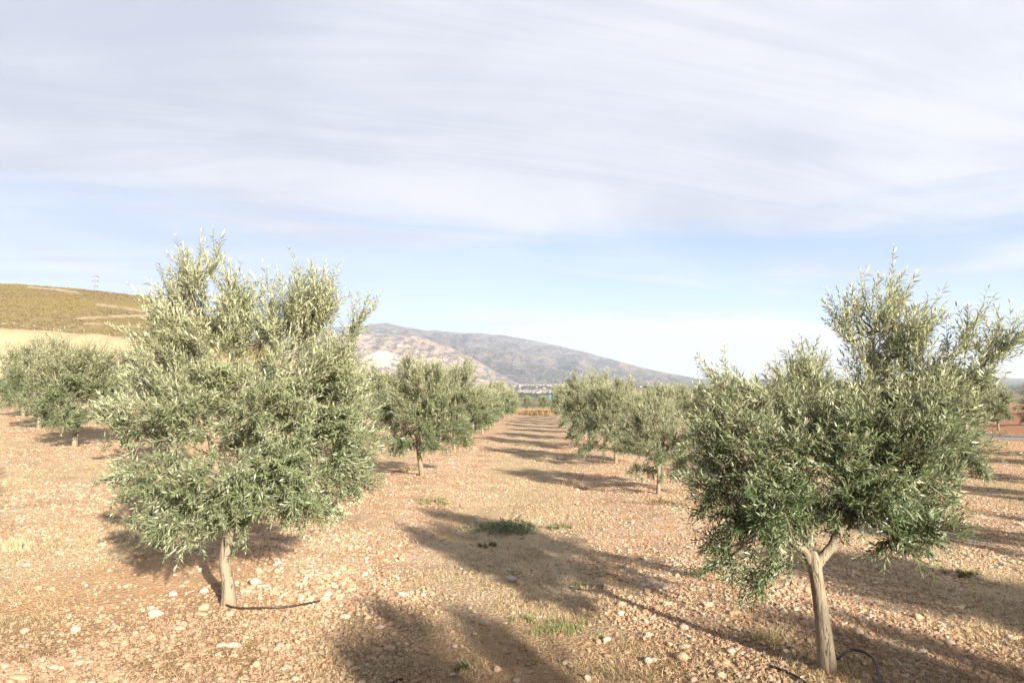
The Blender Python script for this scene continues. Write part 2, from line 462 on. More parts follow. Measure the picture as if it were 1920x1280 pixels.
# scrub hill on the left with the cut bank at its foot
m, g, b, o = mat('hill_scrub', .52); HILLM = m
pos = g.n('ShaderNodeNewGeometry').outputs['Position']
na = g.noise(g.vmul(pos, (1, 1, 3)), .045, 4, .6, .5); nb = g.noise(pos, .9, 4, .65); nc = g.noise(pos, .16, 4, .6)
nrm = g.xyz(g.n('ShaderNodeNewGeometry').outputs['True Normal'])[2]
bankf = g.n('ShaderNodeAttribute', attribute_name='bank').outputs['Fac']
c = g.mix(g.step(nb, .40, .62), (.44, .33, .20), (.24, .19, .08))
c = g.mix(g.step(nc, .40, .6), c, (.28, .225, .08))
scar = g.math('MULTIPLY', g.n('ShaderNodeAttribute', attribute_name='scar').outputs['Fac'], g.math('MULTIPLY', g.step(nb, .38, .5), g.step(nc, .36, .48)))
c = g.mix(scar, c, (.56, .44, .30))
earth = g.mix(g.noise(pos, .35, 5, .65), (.48, .31, .18), (.66, .48, .30))
c = g.mix(g.step(bankf, .4, .6), c, earth)
g.put(b.inputs['Base Color'], c); b.inputs['Roughness'].default_value = 1
bump(g, b, g.math('ADD', nb, nc), .8, .25)
HU = [-1200, -400, 0, 130, 260, 340, 420, 500, 580, 680]
HV = [500, 515, 526, 537, 552, 575, 610, 655, 695, 735]
BU = [-1200, 0, 90, 160, 210, 240, 330, 420, 500, 600, 680]
BV = [608, 614, 620, 626, 634, 648, 655, 668, 690, 715, 735]
def hill_z(U, D):
    Xw = (U - 1010) / F * D
    zb0 = H(Xw, D)
    bt = zpix(np.interp(U, BU, BV), 104.); rt = zpix(np.interp(U, HU, HV), 205.)
    wob = 3.0 * (fbm(Xw * .08, D * 0 + 1, 3, 3) - .5)
    k0 = sstep(92 + wob, 102 + wob, D) 
    z1 = zb0 + (bt - zb0) * k0
    t = np.clip((D - 104) / 101., 0, 1)
    z2 = bt + (rt - bt) * (t * (1.18 - .18 * t))
    z = np.where(D < 104, z1, z2)
    z = z + (1.6 * (fbm(Xw * .05, D * .05, 4, 12) - .5)) * sstep(104, 120, D) * (1 - sstep(190, 206, D))
    z = z + .5 * (fbm(Xw * .5, D * .5, 3, 13) - .5) * sstep(94, 98, D)
    z = np.where(D > 205, rt - (D - 205) * .35, z)
    return np.where(D < 93, zb0 - .05 + .06 * sstep(80, 92, D), z)
us = np.arange(-1200, 690, 6); Ds = np.concatenate([np.arange(80, 112, .8), np.arange(112, 206, 2), [210, 230, 300, 380]])
ho = ray_sheet('scrub_hill', us, Ds, lambda U, D, Xw: hill_z(U, D), HILLM)
tag(ho, kind='structure')
U, D = np.meshgrid(us, Ds)
ba = ((D < 103.5) & (D > 91)).astype(float)
scar = np.zeros_like(U)
def py_of(U, D): return HZ - (hill_z(U, D) - CAM_Z) * F / D
PY = py_of(U, D)
for pts, wd in (([(15, 530), (70, 536), (120, 542)], 1.8), ([(150, 565), (190, 570), (240, 577), (300, 585)], 2.6), ([(115, 593), (170, 590), (240, 588), (300, 590)], 2.4), ([(130, 603), (190, 606), (250, 611)], 1.3), ([(-100, 600), (0, 602), (40, 606)], 2.0)):
    xs, ys = zip(*pts)
    m_ = (U > xs[0]) & (U < xs[-1])
    scar = np.maximum(scar, np.where(m_, sstep(wd * 2.0, wd * .6, np.abs(PY - np.interp(U, xs, ys) + 3 * (fbm(U * .05, D * 0, 2, 1) - .5))), 0))
for nm, arr in (('bank', ba), ('scar', scar)):
    a_ = ho.data.attributes.new(nm, 'FLOAT', 'POINT'); a_.data.foreach_set('value', arr.ravel().astype(np.float32))

# low brown terraces, right of the middle, and dark hills at the right edge
m, g, b, o = mat('terrace_soil'); TERR = m
pos = g.n('ShaderNodeNewGeometry').outputs['Position']
st = g.noise(g.vmul(pos, (.12, .5, 6)), .25, 3, .6)
g.put(b.inputs['Base Color'], g.mix(g.step(st, .4, .6), (.22, .14, .075), (.42, .29, .17))); b.inputs['Roughness'].default_value = 1
def terr_f(U, D, Xw):
    prof = np.interp(U, [1090, 1120, 1160, 1300, 1400, 1600, 1750], [744, 734, 728.5, 730, 733, 740, 745])
    t = np.clip((D - 330) / 170., 0, 1); t = np.floor(t * 6) / 6 + np.clip((t * 6 % 1) * 3 - 2, 0, 1) / 6
    z0 = H(Xw, D) - .3
    zz = z0 + (zpix(prof, 500.) - z0) * t
    return np.where(D > 500, zz - (D - 500) * .1, zz)
tag(ray_sheet('terraced_hill', np.arange(1090, 1750, 6), np.concatenate([np.linspace(320, 500, 60), [560]]), terr_f, TERR), kind='structure')
DKH = m_plain('dark_scrub', (.10, .105, .065), 1, 0, .5, .03)
def dk_f(U, D, Xw):
    prof = np.interp(U, [1250, 1350, 1500, 1700, 1800, 1870, 1890, 1930, 2000, 2400], [744, 732, 729, 731, 729, 727, 724, 722.5, 727, 718])
    t = sstep(900, 1500, D); z0 = H(Xw, D) - 1
    z = z0 + (zpix(prof, 1500.) - z0) * t + 4 * (fbm(Xw * .01, D * .01, 4, 21) - .5) * t
    return np.where(D > 1500, z - (D - 1500) * .1, z)
tag(ray_sheet('dark_hill', np.arange(1250, 2400, 8), np.concatenate([np.linspace(900, 1500, 40), [1700]]), dk_f, DKH), kind='structure')
BRH = m_plain('brown_slope', (.26, .20, .11), 1, 0, .35, .05)
def br_f(U, D, Xw):
    prof = np.interp(U, [1600, 1750, 1870, 1900, 2000, 2400], [746, 741, 738, 735, 731, 722])
    t = sstep(300, 600, D); z0 = H(Xw, D) - .5
    z = z0 + (zpix(prof, 600.) - z0) * t
    return np.where(D > 600, z - (D - 600) * .1, z)
tag(ray_sheet('brown_hill', np.arange(1600, 2400, 8), np.concatenate([np.linspace(290, 600, 40), [700]]), br_f, BRH), kind='structure')

# ------------------------------------------------------------------ scattering by geometry nodes (stuff only)
def scatter_stones(name, P, scale, rot, material, flat=.6, variants=6, sub=2, amp=.55, shade=False):
    me = bpy.data.meshes.new(name)
    me.vertices.add(len(P)); me.vertices.foreach_set('co', P.astype(np.float32).ravel())
    for nm, a, ty in (('sc', scale, 'FLOAT_VECTOR'), ('ro', rot, 'FLOAT_VECTOR')):
        at_ = me.attributes.new(nm, ty, 'POINT'); at_.data.foreach_set('vector', a.astype(np.float32).ravel())
    o = link(name, me)
    ng = bpy.data.node_groups.new(name + '_nodes', 'GeometryNodeTree')
    ng.interface.new_socket('Geometry', in_out='INPUT', socket_type='NodeSocketGeometry')
    ng.interface.new_socket('Geometry', in_out='OUTPUT', socket_type='NodeSocketGeometry')
    N = ng.nodes.new; L = ng.links.new
    gi = N('NodeGroupInput'); go = N('NodeGroupOutput')
    join = N('GeometryNodeGeometryToInstance')
    for k in range(variants):
        ico = N('GeometryNodeMeshIcoSphere'); ico.inputs['Radius'].default_value = .5; ico.inputs['Subdivisions'].default_value = sub
        pos = N('GeometryNodeInputPosition'); ad = N('ShaderNodeVectorMath'); ad.operation = 'ADD'; ad.inputs[1].default_value = (k * 3.7, k * 1.3, k * 5.1)
        nz = N('ShaderNodeTexNoise'); nz.inputs['Scale'].default_value = 1.9; nz.inputs['Detail'].default_value = 1
        sb = N('ShaderNodeVectorMath'); sb.operation = 'SUBTRACT'; sb.inputs[1].default_value = (.5, .5, .5)
        ml = N('ShaderNodeVectorMath'); ml.operation = 'SCALE'; ml.inputs['Scale'].default_value = amp * 1.3
        sp = N('GeometryNodeSetPosition'); sm = N('GeometryNodeSetMaterial'); sm.inputs['Material'].default_value = material
        L(pos.outputs[0], ad.inputs[0]); L(ad.outputs[0], nz.inputs['Vector']); L(nz.outputs['Color'], sb.inputs[0]); L(sb.outputs[0], ml.inputs[0])
        L(ico.outputs['Mesh'], sp.inputs['Geometry']); L(ml.outputs[0], sp.inputs['Offset'])
        ss = N('GeometryNodeSetShadeSmooth'); ss.inputs['Shade Smooth'].default_value = shade
        L(sp.outputs[0], ss.inputs['Geometry']); L(ss.outputs[0], sm.inputs['Geometry']); L(sm.outputs[0], join.inputs[0])
    iop = N('GeometryNodeInstanceOnPoints'); iop.inputs['Pick Instance'].default_value = True
    m2p = N('GeometryNodeMeshToPoints')
    L(gi.outputs[0], m2p.inputs['Mesh']); L(m2p.outputs[0], iop.inputs['Points']); L(join.outputs[0], iop.inputs['Instance'])
    rv = N('FunctionNodeRandomValue'); rv.data_type = 'INT'
    for s_ in rv.inputs:
        if s_.name == 'Max' and s_.type == 'INT': s_.default_value = variants - 1
        if s_.name == 'Min' and s_.type == 'INT': s_.default_value = 0
    out = [s_ for s_ in rv.outputs if s_.type == 'INT'][0]
    L(out, iop.inputs['Instance Index'])
    for nm, dst in (('sc', 'Scale'), ('ro', 'Rotation')):
        na = N('GeometryNodeInputNamedAttribute'); na.data_type = 'FLOAT_VECTOR'; na.inputs['Name'].default_value = nm
        src = na.outputs['Attribute']
        if dst == 'Rotation':
            e = N('FunctionNodeEulerToRotation'); L(src, e.inputs[0]); src = e.outputs[0]
        L(src, iop.inputs[dst])
    L(iop.outputs[0], go.inputs[0])
    md = o.modifiers.new('scatter', 'NODES'); md.node_group = ng
    return o

rng = np.random.default_rng(11)
def wedge(n, d0, d1, power=1.0, pad=1.12):
    """random points on the ground in view between two distances, thinning outwards"""
    t = rng.random(n) ** power
    d = d0 * (d1 / d0) ** t
    u = (rng.random(n) - .5) * 1.5 * pad * d * 1.0
    return u - .04 * d, d

# gravel
x, y = wedge(330000, 3.0, 26, .95)
dn = fbm(x * .9, y * .9, 4, 31); rdv = rowdist(x) / (PITCH / 2)
p_ = np.clip(.10 + .85 * sstep(.18, .60, 1 - rdv) + 3.0 * (dn - .50), .05, 1) * (.35 + .65 * sstep(.35, .6, fbm(x * 3.1, y * 3.1, 3, 33)))
left_soil = np.exp(-(((x + 3.6) / 1.3) ** 2 + ((y - 5.9) / 1.6) ** 2)); p_ = p_ * (1 - .8 * left_soil)
heap = np.exp(-(((x + 1.75) / .42) ** 2 + ((y - 6.0) / .5) ** 2)) ; p_ = np.clip(p_ + heap, 0, 1)
k = rng.random(len(x)) < p_
x, y = x[k], y[k]; n = len(x)
sz = .007 + .021 * rng.random(n) ** 2.6 + .03 * (rng.random(n) > .965) * rng.random(n)
sz = sz * (1 + .012 * np.clip(y - 6, 0, 20)) * (1 + .5 * np.exp(-(((x + 1.75) / .5) ** 2 + ((y - 6.0) / .6) ** 2)))
sc = np.stack([sz * (1 + .7 * rng.random(n)), sz * (.8 + .5 * rng.random(n)), sz * (.45 + .4 * rng.random(n))], -1)
ro = np.stack([rng.normal(0, .3, n), rng.normal(0, .3, n), rng.random(n) * 6.28], -1)
gv = scatter_stones('gravel', np.stack([x, y, H(x, y) + sc[:, 2] * .2], -1), sc, ro, STONE, sub=2)
tag(gv, 'loose pale and ochre gravel strewn over the orchard floor', 'gravel', kind='stuff')

# scrub tufts on the hill
SHRUB, g, b, o = mat('shrub_tuft', .48)
oi = g.n('ShaderNodeObjectInfo'); 
pn = g.noise(g.n('ShaderNodeNewGeometry').outputs['Position'], .03, 3, .5)
c = g.mix(oi.outputs['Random'], (.17, .13, .07), (.30, .24, .12)); c = g.mix(g.step(pn, .45, .6), c, (.27, .22, .085))
g.put(b.inputs['Base Color'], c); b.inputs['Roughness'].default_value = 1
n = 52000
U = rng.uniform(-500, 680, n); D = 104 + 101 * rng.random(n) ** .8
zz = hill_z(U, D); xx = (U - 1010) / F * D
sz = .22 + .42 * rng.random(n) ** 1.6
k = (fbm(xx * .12, D * .12, 3, 41) + .22 * rng.random(n)) > .42
PYs = HZ - (zz - CAM_Z) * F / D
for pts, wd in (([(15, 530), (70, 536), (120, 542)], 1.8), ([(150, 565), (190, 570), (240, 577), (300, 585)], 3.0), ([(115, 593), (170, 590), (240, 588), (300, 590)], 2.8), ([(130, 603), (190, 606), (250, 611)], 1.5)):
    a_, b_ = zip(*pts)
    k &= ~((U > a_[0]) & (U < a_[-1]) & (np.abs(PYs - np.interp(U, a_, b_)) < wd))
sc = np.stack([sz, sz, sz * .7], -1)[k]; ro = np.stack([0 * sz, 0 * sz, rng.random(n) * 6.28], -1)[k]
sh = scatter_stones('scrub', np.stack([xx, D, zz + .05], -1)[k], sc, ro, SHRUB, sub=1, amp=.5, shade=True)
tag(sh, 'low yellow-green scrub dotted over the left hillside', 'scrub', kind='stuff')

# trees of the valley floor and dark trees over the terraces
VT = m_plain('valley_tree', (.055, .075, .035), 1, 0, .3, 1)
n = 9000
D = 1300 + 3300 * rng.random(n); U = rng.uniform(500, 2000, n)
xx = (U - 1010) / F * D; k = fbm(xx * .0035, D * .0016, 3, 51) > .47
sz = 9 + 12 * rng.random(n)
fo = scatter_stones('far_woodland', np.stack([xx, D, H(xx, D) + 1], -1)[k], np.stack([sz * 1.3, sz, sz * .6], -1)[k], np.zeros((k.sum(), 3)), VT, sub=1, shade=True)
tag(fo, 'dark green belts of trees on the far valley floor', 'woodland', kind='stuff')

# ------------------------------------------------------------------ tubes
def tube(pts, rad, sides=8, cap=True, jitter=0.0, rs=None):
    """a tube along points; returns vertices and quads (numpy)"""
    pts = np.asarray(pts, float); rad = np.asarray(rad, float); n = len(pts)
    tan = np.gradient(pts, axis=0); tan /= np.linalg.norm(tan, axis=1)[:, None] + 1e-9
    ref = np.array([.31, .95, .05]) if abs(tan[0][2]) > .6 else np.array([0, 0, 1.])
    V = []
    a = np.linspace(0, 2 * np.pi, sides, endpoint=False)
    for i in range(n):
        s = np.cross(tan[i], ref); s /= np.linalg.norm(s) + 1e-9; t = np.cross(tan[i], s)
        r = rad[i] * np.ones(sides)
        if jitter and rs is not None:
            r = r * (1 + jitter * (.6 * np.sin(a * 2 + i * .35) + .5 * np.sin(a * 3 + 1 + i * .22) + .3 * rs.normal(size=sides) * .4))
        V.append(pts[i] + np.cos(a)[:, None] * s * r[:, None] + np.sin(a)[:, None] * t * r[:, None])
    V = np.concatenate(V)
    F_ = []
    for i in range(n - 1):
        b0 = i * sides; b1 = b0 + sides
        j = np.arange(sides); j2 = (j + 1) % sides
        F_.append(np.stack([b0 + j, b1 + j, b1 + j2, b0 + j2], -1))
    F_ = np.concatenate(F_)
    tri = np.zeros((0, 3), int)
    if cap:
        V = np.concatenate([V, pts[-1:] + tan[-1:] * rad[-1] * .5]); e = len(V) - 1; b0 = (n - 1) * sides
        j = np.arange(sides); tri = np.stack([b0 + j, np.full(sides, e), b0 + (j + 1) % sides], -1)
    return V, F_, tri

def spline(pts, n):
    pts = np.asarray(pts, float); m_ = len(pts)
    P_ = np.vstack([2 * pts[0] - pts[1], pts, 2 * pts[-1] - pts[-2]])
    out = []
    for t in np.linspace(0, m_ - 1, n):
        i = min(int(t), m_ - 2); f = t - i
        p0, p1, p2, p3 = P_[i], P_[i + 1], P_[i + 2], P_[i + 3]
        out.append(.5 * ((2 * p1) + (-p0 + p2) * f + (2 * p0 - 5 * p1 + 4 * p2 - p3) * f * f + (-p0 + 3 * p1 - 3 * p2 + p3) * f ** 3))
    return np.array(out)

class Bag:
    def __init__(s): s.V = []; s.Q = []; s.T = []; s.n = 0
    def add(s, V, Q=None, T=None):
        if Q is not None and len(Q): s.Q.append(Q + s.n)
        if T is not None and len(T): s.T.append(T + s.n)
        s.V.append(V); s.n += len(V)
    def tube(s, *a, **k): s.add(*tube(*a, **k))
    def mesh(s, name, smooth=True):
        f = []
        if s.Q: f.append(np.concatenate(s.Q))
        if s.T: f.append(np.concatenate(s.T))
        return mesh_np(name, np.concatenate(s.V), f, smooth=smooth)
    def box(s, c, d, rz=0.0):
        c = np.array(c, float); d = np.array(d, float) / 2
        v = np.array([[x_, y_, z_] for z_ in (-1, 1) for y_ in (-1, 1) for x_ in (-1, 1)], float) * d
        cs, sn = math.cos(rz), math.sin(rz)
        v = np.stack([v[:, 0] * cs - v[:, 1] * sn, v[:, 0] * sn + v[:, 1] * cs, v[:, 2]], -1) + c
        s.add(v, np.array([[0, 2, 3, 1], [4, 5, 7, 6], [0, 1, 5, 4], [2, 6, 7, 3], [0, 4, 6, 2], [1, 3, 7, 5]]))

# ------------------------------------------------------------------ olive trees
def norm(a): return a / (np.linalg.norm(a, axis=-1, keepdims=True) + 1e-9)

def leaves_mesh(name, P, Dv, Ln, rs, leaf_len, leaf_w, pitch, hero, zlo, zhi, twig_r=.0022, droop=0.0, pale=0.0):
    """leaf pairs along every twig, joined into one crown mesh"""
    T = len(P)
    up = np.array([0, 0, 1.])
    npair = np.maximum(3, (Ln / pitch).astype(int))
    ti = np.repeat(np.arange(T), npair)
    start = np.concatenate([[0], np.cumsum(npair)[:-1]])
    k = np.arange(len(ti)) - start[ti]
    t = (k + .6) / npair[ti]
    D_ = Dv[ti]; L_ = Ln[ti][:, None]
    curve = norm(rs.normal(size=(T, 3)) * .6 + up * np.where(Dv[:, 2:3] > .0, .8, .3) - np.array([0, 0, droop]))[ti]
    base = P[ti] + D_ * L_ * t[:, None] + curve * L_ * .22 * (t ** 2)[:, None]
    ax = norm(D_ + curve * .44 * t[:, None])
    s0 = norm(np.cross(ax, norm(rs.normal(size=(T, 3)))[ti])); s1 = np.cross(ax, s0)
    ang = k * (math.pi / 2) + rs.normal(size=len(k)) * .25
    side = s0 * np.cos(ang)[:, None] + s1 * np.sin(ang)[:, None]
    # both leaves of the pair
    base = np.concatenate([base, base]); ax = np.concatenate([ax, ax]); side = np.concatenate([side, -side]); tt = np.concatenate([t, t])
    keep = rs.random(len(base)) > .06
    base, ax, side, tt = base[keep], ax[keep], side[keep], tt[keep]
    n = len(base)
    al = np.where(tt > .9, .38, .78) + rs.normal(size=n) * .20
    ld = norm(ax * np.cos(al)[:, None] + side * np.sin(al)[:, None] + rs.normal(size=(n, 3)) * .10)
    nr = ax + up * .35 + rs.normal(size=(n, 3)) * .22
    nr = norm(nr - (nr * ld).sum(-1, keepdims=True) * ld)
    sd_ = np.cross(ld, nr)
    Lf = leaf_len * (.70 + .55 * rs.random(n)) * np.where(tt > .85, .75, 1.0)
    W = leaf_w * (.8 + .4 * rs.random(n)) * (Lf / leaf_len) ** .5
    cv = rs.normal(size=n) * .10 + .06
    Lf_ = Lf[:, None]; W_ = W[:, None]
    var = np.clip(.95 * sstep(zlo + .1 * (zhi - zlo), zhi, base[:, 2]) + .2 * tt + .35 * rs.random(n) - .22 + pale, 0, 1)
    if hero == 'six':
        v0 = base; m1 = base + ld * Lf_ * .36 - nr * (cv * .35)[:, None] * Lf_; m2 = base + ld * Lf_ * .72 - nr * (cv * .7)[:, None] * Lf_
        v5 = base + ld * Lf_ - nr * (cv * 1.3)[:, None] * Lf_
        fold = nr * W_ * .14
        V = np.stack([v0, m1 - sd_ * W_ * .5 + fold, m1 + sd_ * W_ * .5 + fold, m2 - sd_ * W_ * .40 + fold, m2 + sd_ * W_ * .40 + fold, v5], 1).reshape(-1, 3)
        b0 = (np.arange(n) * 6)[:, None]
        tri = np.concatenate([b0 + [0, 2, 1], b0 + [3, 4, 5]]); quad = b0 + [1, 2, 4, 3]
        nv = 6
    else:
        mid = base + ld * Lf_ * .45
        V = np.stack([base, mid + sd_ * W_ * .5, base + ld * Lf_ - nr * cv[:, None] * Lf_, mid - sd_ * W_ * .5], 1).reshape(-1, 3)
        b0 = (np.arange(n) * 4)[:, None]
        tri = np.zeros((0, 3), int); quad = b0 + [0, 1, 2, 3]
        nv = 4
    vv = np.repeat(var, nv)
    # twigs: three-sided
    tw = []
    if twig_r > 0:
        ns = 3
        tl = np.array([0, .5, 1.])
        cu = np.zeros((T, 3)); cu[ti] = curve
        C0 = P[:, None, :] + Dv[:, None, :] * Ln[:, None, None] * tl[None, :, None] + cu[:, None, :] * Ln[:, None, None] * .22 * (tl ** 2)[None, :, None]
        a_ = norm(np.cross(Dv, np.array([.3, .5, .81]))); b_ = np.cross(Dv, a_)
        rr = twig_r * np.array([1, .7, .35])
        ring = []
        for q_ in range(ns):
            an = q_ * 2 * math.pi / ns
            ring.append(C0 + (a_ * math.cos(an) + b_ * math.sin(an))[:, None, :] * rr[None, :, None])
        TV = np.stack(ring, 2).reshape(-1, 3)        # T,3 rings,ns
        b0 = len(V) + (np.arange(T) * 3 * ns)[:, None]
        tq = []
        for i in range(2):
            for j in range(ns):
                j2 = (j + 1) % ns
                tq.append(b0 + [i * ns + j, (i + 1) * ns + j, (i + 1) * ns + j2, i * ns + j2])
        tq = np.concatenate(tq)
        V = np.concatenate([V, TV]); vv = np.concatenate([vv, np.zeros(len(TV))])
    else: tq = np.zeros((0, 4), int)
    faces = [f for f in (tri, quad, tq) if len(f)]
    mi = np.concatenate([np.zeros(len(tri)), np.zeros(len(quad)), np.ones(len(tq))])
    me = mesh_np(name, V, faces, mi, smooth=False, attrs={'var': vv})
    return me, n

def olive(blobs, trunk_pts, trunk_r, limbs, seed, dens, hero, leaf_len=.058, leaf_w=.0115, pitch=.017, twig_len=.17, upright=.8, pale=0.0):
    """blobs: (centre xyz, radii xyz, looseness). Returns mesh for trunk, list of limb meshes, crown mesh"""
    rs = np.random.default_rng(seed)
    tb = Bag()
    tp = spline(trunk_pts, 16); tr = np.interp(np.linspace(0, 1, 16), np.linspace(0, 1, len(trunk_r)), trunk_r)
    tb.tube(tp, tr, sides=14 if hero else 8, cap=True, jitter=.07, rs=rs)
    trunk_me = tb.mesh('trunk')
    limb_me = []; nodes = []
    for lp, r0, r1 in limbs:
        n_ = 18 if hero else 9
        pp = spline(lp, n_); pp[2:] += rs.normal(size=(n_ - 2, 3)) * .006
        b_ = Bag(); b_.tube(pp, np.linspace(r0, r1, n_) * 1.0, sides=9 if hero else 5, jitter=.05, rs=rs)
        limb_me.append(b_); nodes.append((pp, np.linspace(r0, r1, n_), b_))
    allp = np.concatenate([n_[0][3:] for n_ in nodes]); own = np.concatenate([np.full(len(n_[0]) - 3, i) for i, n_ in enumerate(nodes)])
    z_top = max(c[2] + r[2] for c, r, *_ in blobs); z_bot = min(c[2] - r[2] for c, r, *_ in blobs)
    ctr = np.mean([c for c, *_ in blobs], axis=0)
    P, Dv, Ln = [], [], []
    for bl in blobs:
        c, r = np.array(bl[0], float), np.array(bl[1], float)
        dl = bl[2] if len(bl) > 2 else 1.0
        area = (r[0] * r[1] + r[0] * r[2] + r[1] * r[2]) / 3
        nb = max(3, int(dens * dl * area * 75))
        # start of branchlets: nearest limb points pulled to the blob
        dd = np.linalg.norm(allp - c, axis=1); near = np.argsort(dd)[:6]
        hub = c * .75 + allp[near[0]] * .25 if dd[near[0]] < .9 else c
        # a branch from the limb to the blob
        s_ = allp[near[0]]
        bb = nodes[own[near[0]]][2]
        mid = (s_ + hub) / 2 + rs.normal(size=3) * .12 * np.linalg.norm(hub - s_)
        bb.tube(spline([s_, mid, hub], 6), np.linspace(.009, .005, 6) * (1 if hero else 1.3), sides=5 if hero else 4)
        cdir = norm(rs.normal(size=(max(3, nb // 6), 3)))
        for i in range(nb):
            v = norm(rs.normal(size=3)) if rs.random() < .3 else norm(cdir[rs.integers(len(cdir))] + rs.normal(size=3) * .26)
            rad = .62 + .38 * rs.random() ** .6
            tip = c + v * r * rad
            relz = (tip[2] - z_bot) / (z_top - z_bot)
            out = norm(tip - ctr); out[2] *= .6
            tend = norm(out * .55 + v * .5 + np.array([0, 0, 1.]) * (upright * (relz * 1.5 - .35)) + rs.normal(size=3) * .22)
            Lb = min(.16 + .25 * rs.random(), 1.1 * r.max() + .08)
            st_ = tip - tend * Lb
            if hero:
                m2 = (hub + st_) / 2 + rs.normal(size=3) * .015
                bb.tube(spline([hub, m2 * .5 + (hub + tip) * .25, tip], 6), np.linspace(.0050, .0020, 6), sides=3, cap=False)
            nt = int(6 + 4 * rs.random())
            f = (np.arange(nt) + .3) / nt
            bp = st_ + (tip - st_) * f[:, None]
            sdv = norm(np.cross(np.tile(tend, (nt, 1)), rs.normal(size=(nt, 3))))
            dv = norm(tend * .75 + sdv * (.75 - .35 * f[:, None]) + np.array([0, 0, .25 * upright * (relz > .35)]) - np.array([0, 0, .28 * (relz < .22)]))
            dv[-1] = tend
            P.append(bp); Dv.append(dv); Ln.append(twig_len * (.6 + .7 * rs.random(nt)) * (1 + .35 * (relz > .7)))
    P = np.concatenate(P); Dv = np.concatenate(Dv); Ln = np.concatenate(Ln)
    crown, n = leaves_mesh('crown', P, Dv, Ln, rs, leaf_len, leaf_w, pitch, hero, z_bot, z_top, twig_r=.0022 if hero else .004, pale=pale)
    return trunk_me, [b_.mesh('limb') for b_ in limb_me], crown, n

def place_olive(meshes, loc, rz, sc, label, group=None):
    tm, lm, cm, n = meshes
    t = empty('olive_tree', loc, rz, sc); tag(t, label, 'olive tree', group)
    if group or rz:
        t.scale = (sc * rt.uniform(.88, 1.14), sc * rt.uniform(.88, 1.14), sc * rt.uniform(.92, 1.08))
        t.rotation_euler = (rt.uniform(-.07, .07), rt.uniform(-.07, .07), rz)
    for me, nm in [(tm, 'trunk')] + [(l_, 'limb') for l_ in lm]:
        o = link(nm, me, t)
        if not me.materials: me.materials.append(BARK)
    o = link('crown', cm, t)
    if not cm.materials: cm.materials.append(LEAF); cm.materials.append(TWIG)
    return t

def hero_tree(Yd, base_px, trunk_px, trunk_r, limbs_px, blobs_px, grow=1.0, **kw):
    b = at(base_px[0], base_px[1], Yd)
    base = Vector((b.x, Yd, h1(b.x, Yd) - .03))
    def loc(px, py, dy=0.0): return tuple(at(px, py, Yd + dy) - base)
    s = Yd / F
    tp = [(loc(px, py)[0], 0.0 if len(e) == 0 else e[0], max(loc(px, py)[2], -.05)) for px, py, *e in trunk_px]
    tp[0] = (tp[0][0], tp[0][1], -.04)
    lb = [([loc(px, py, dy) for px, py, dy in pts], r0, r1) for pts, r0, r1 in limbs_px]
    bl = [(loc(px, py, dy), (rx * s * grow, ryd, rz * s * grow), dl) for px, py, rx, rz, dy, ryd, dl in blobs_px]
    return base, olive(bl, tp, trunk_r, lb, **kw)

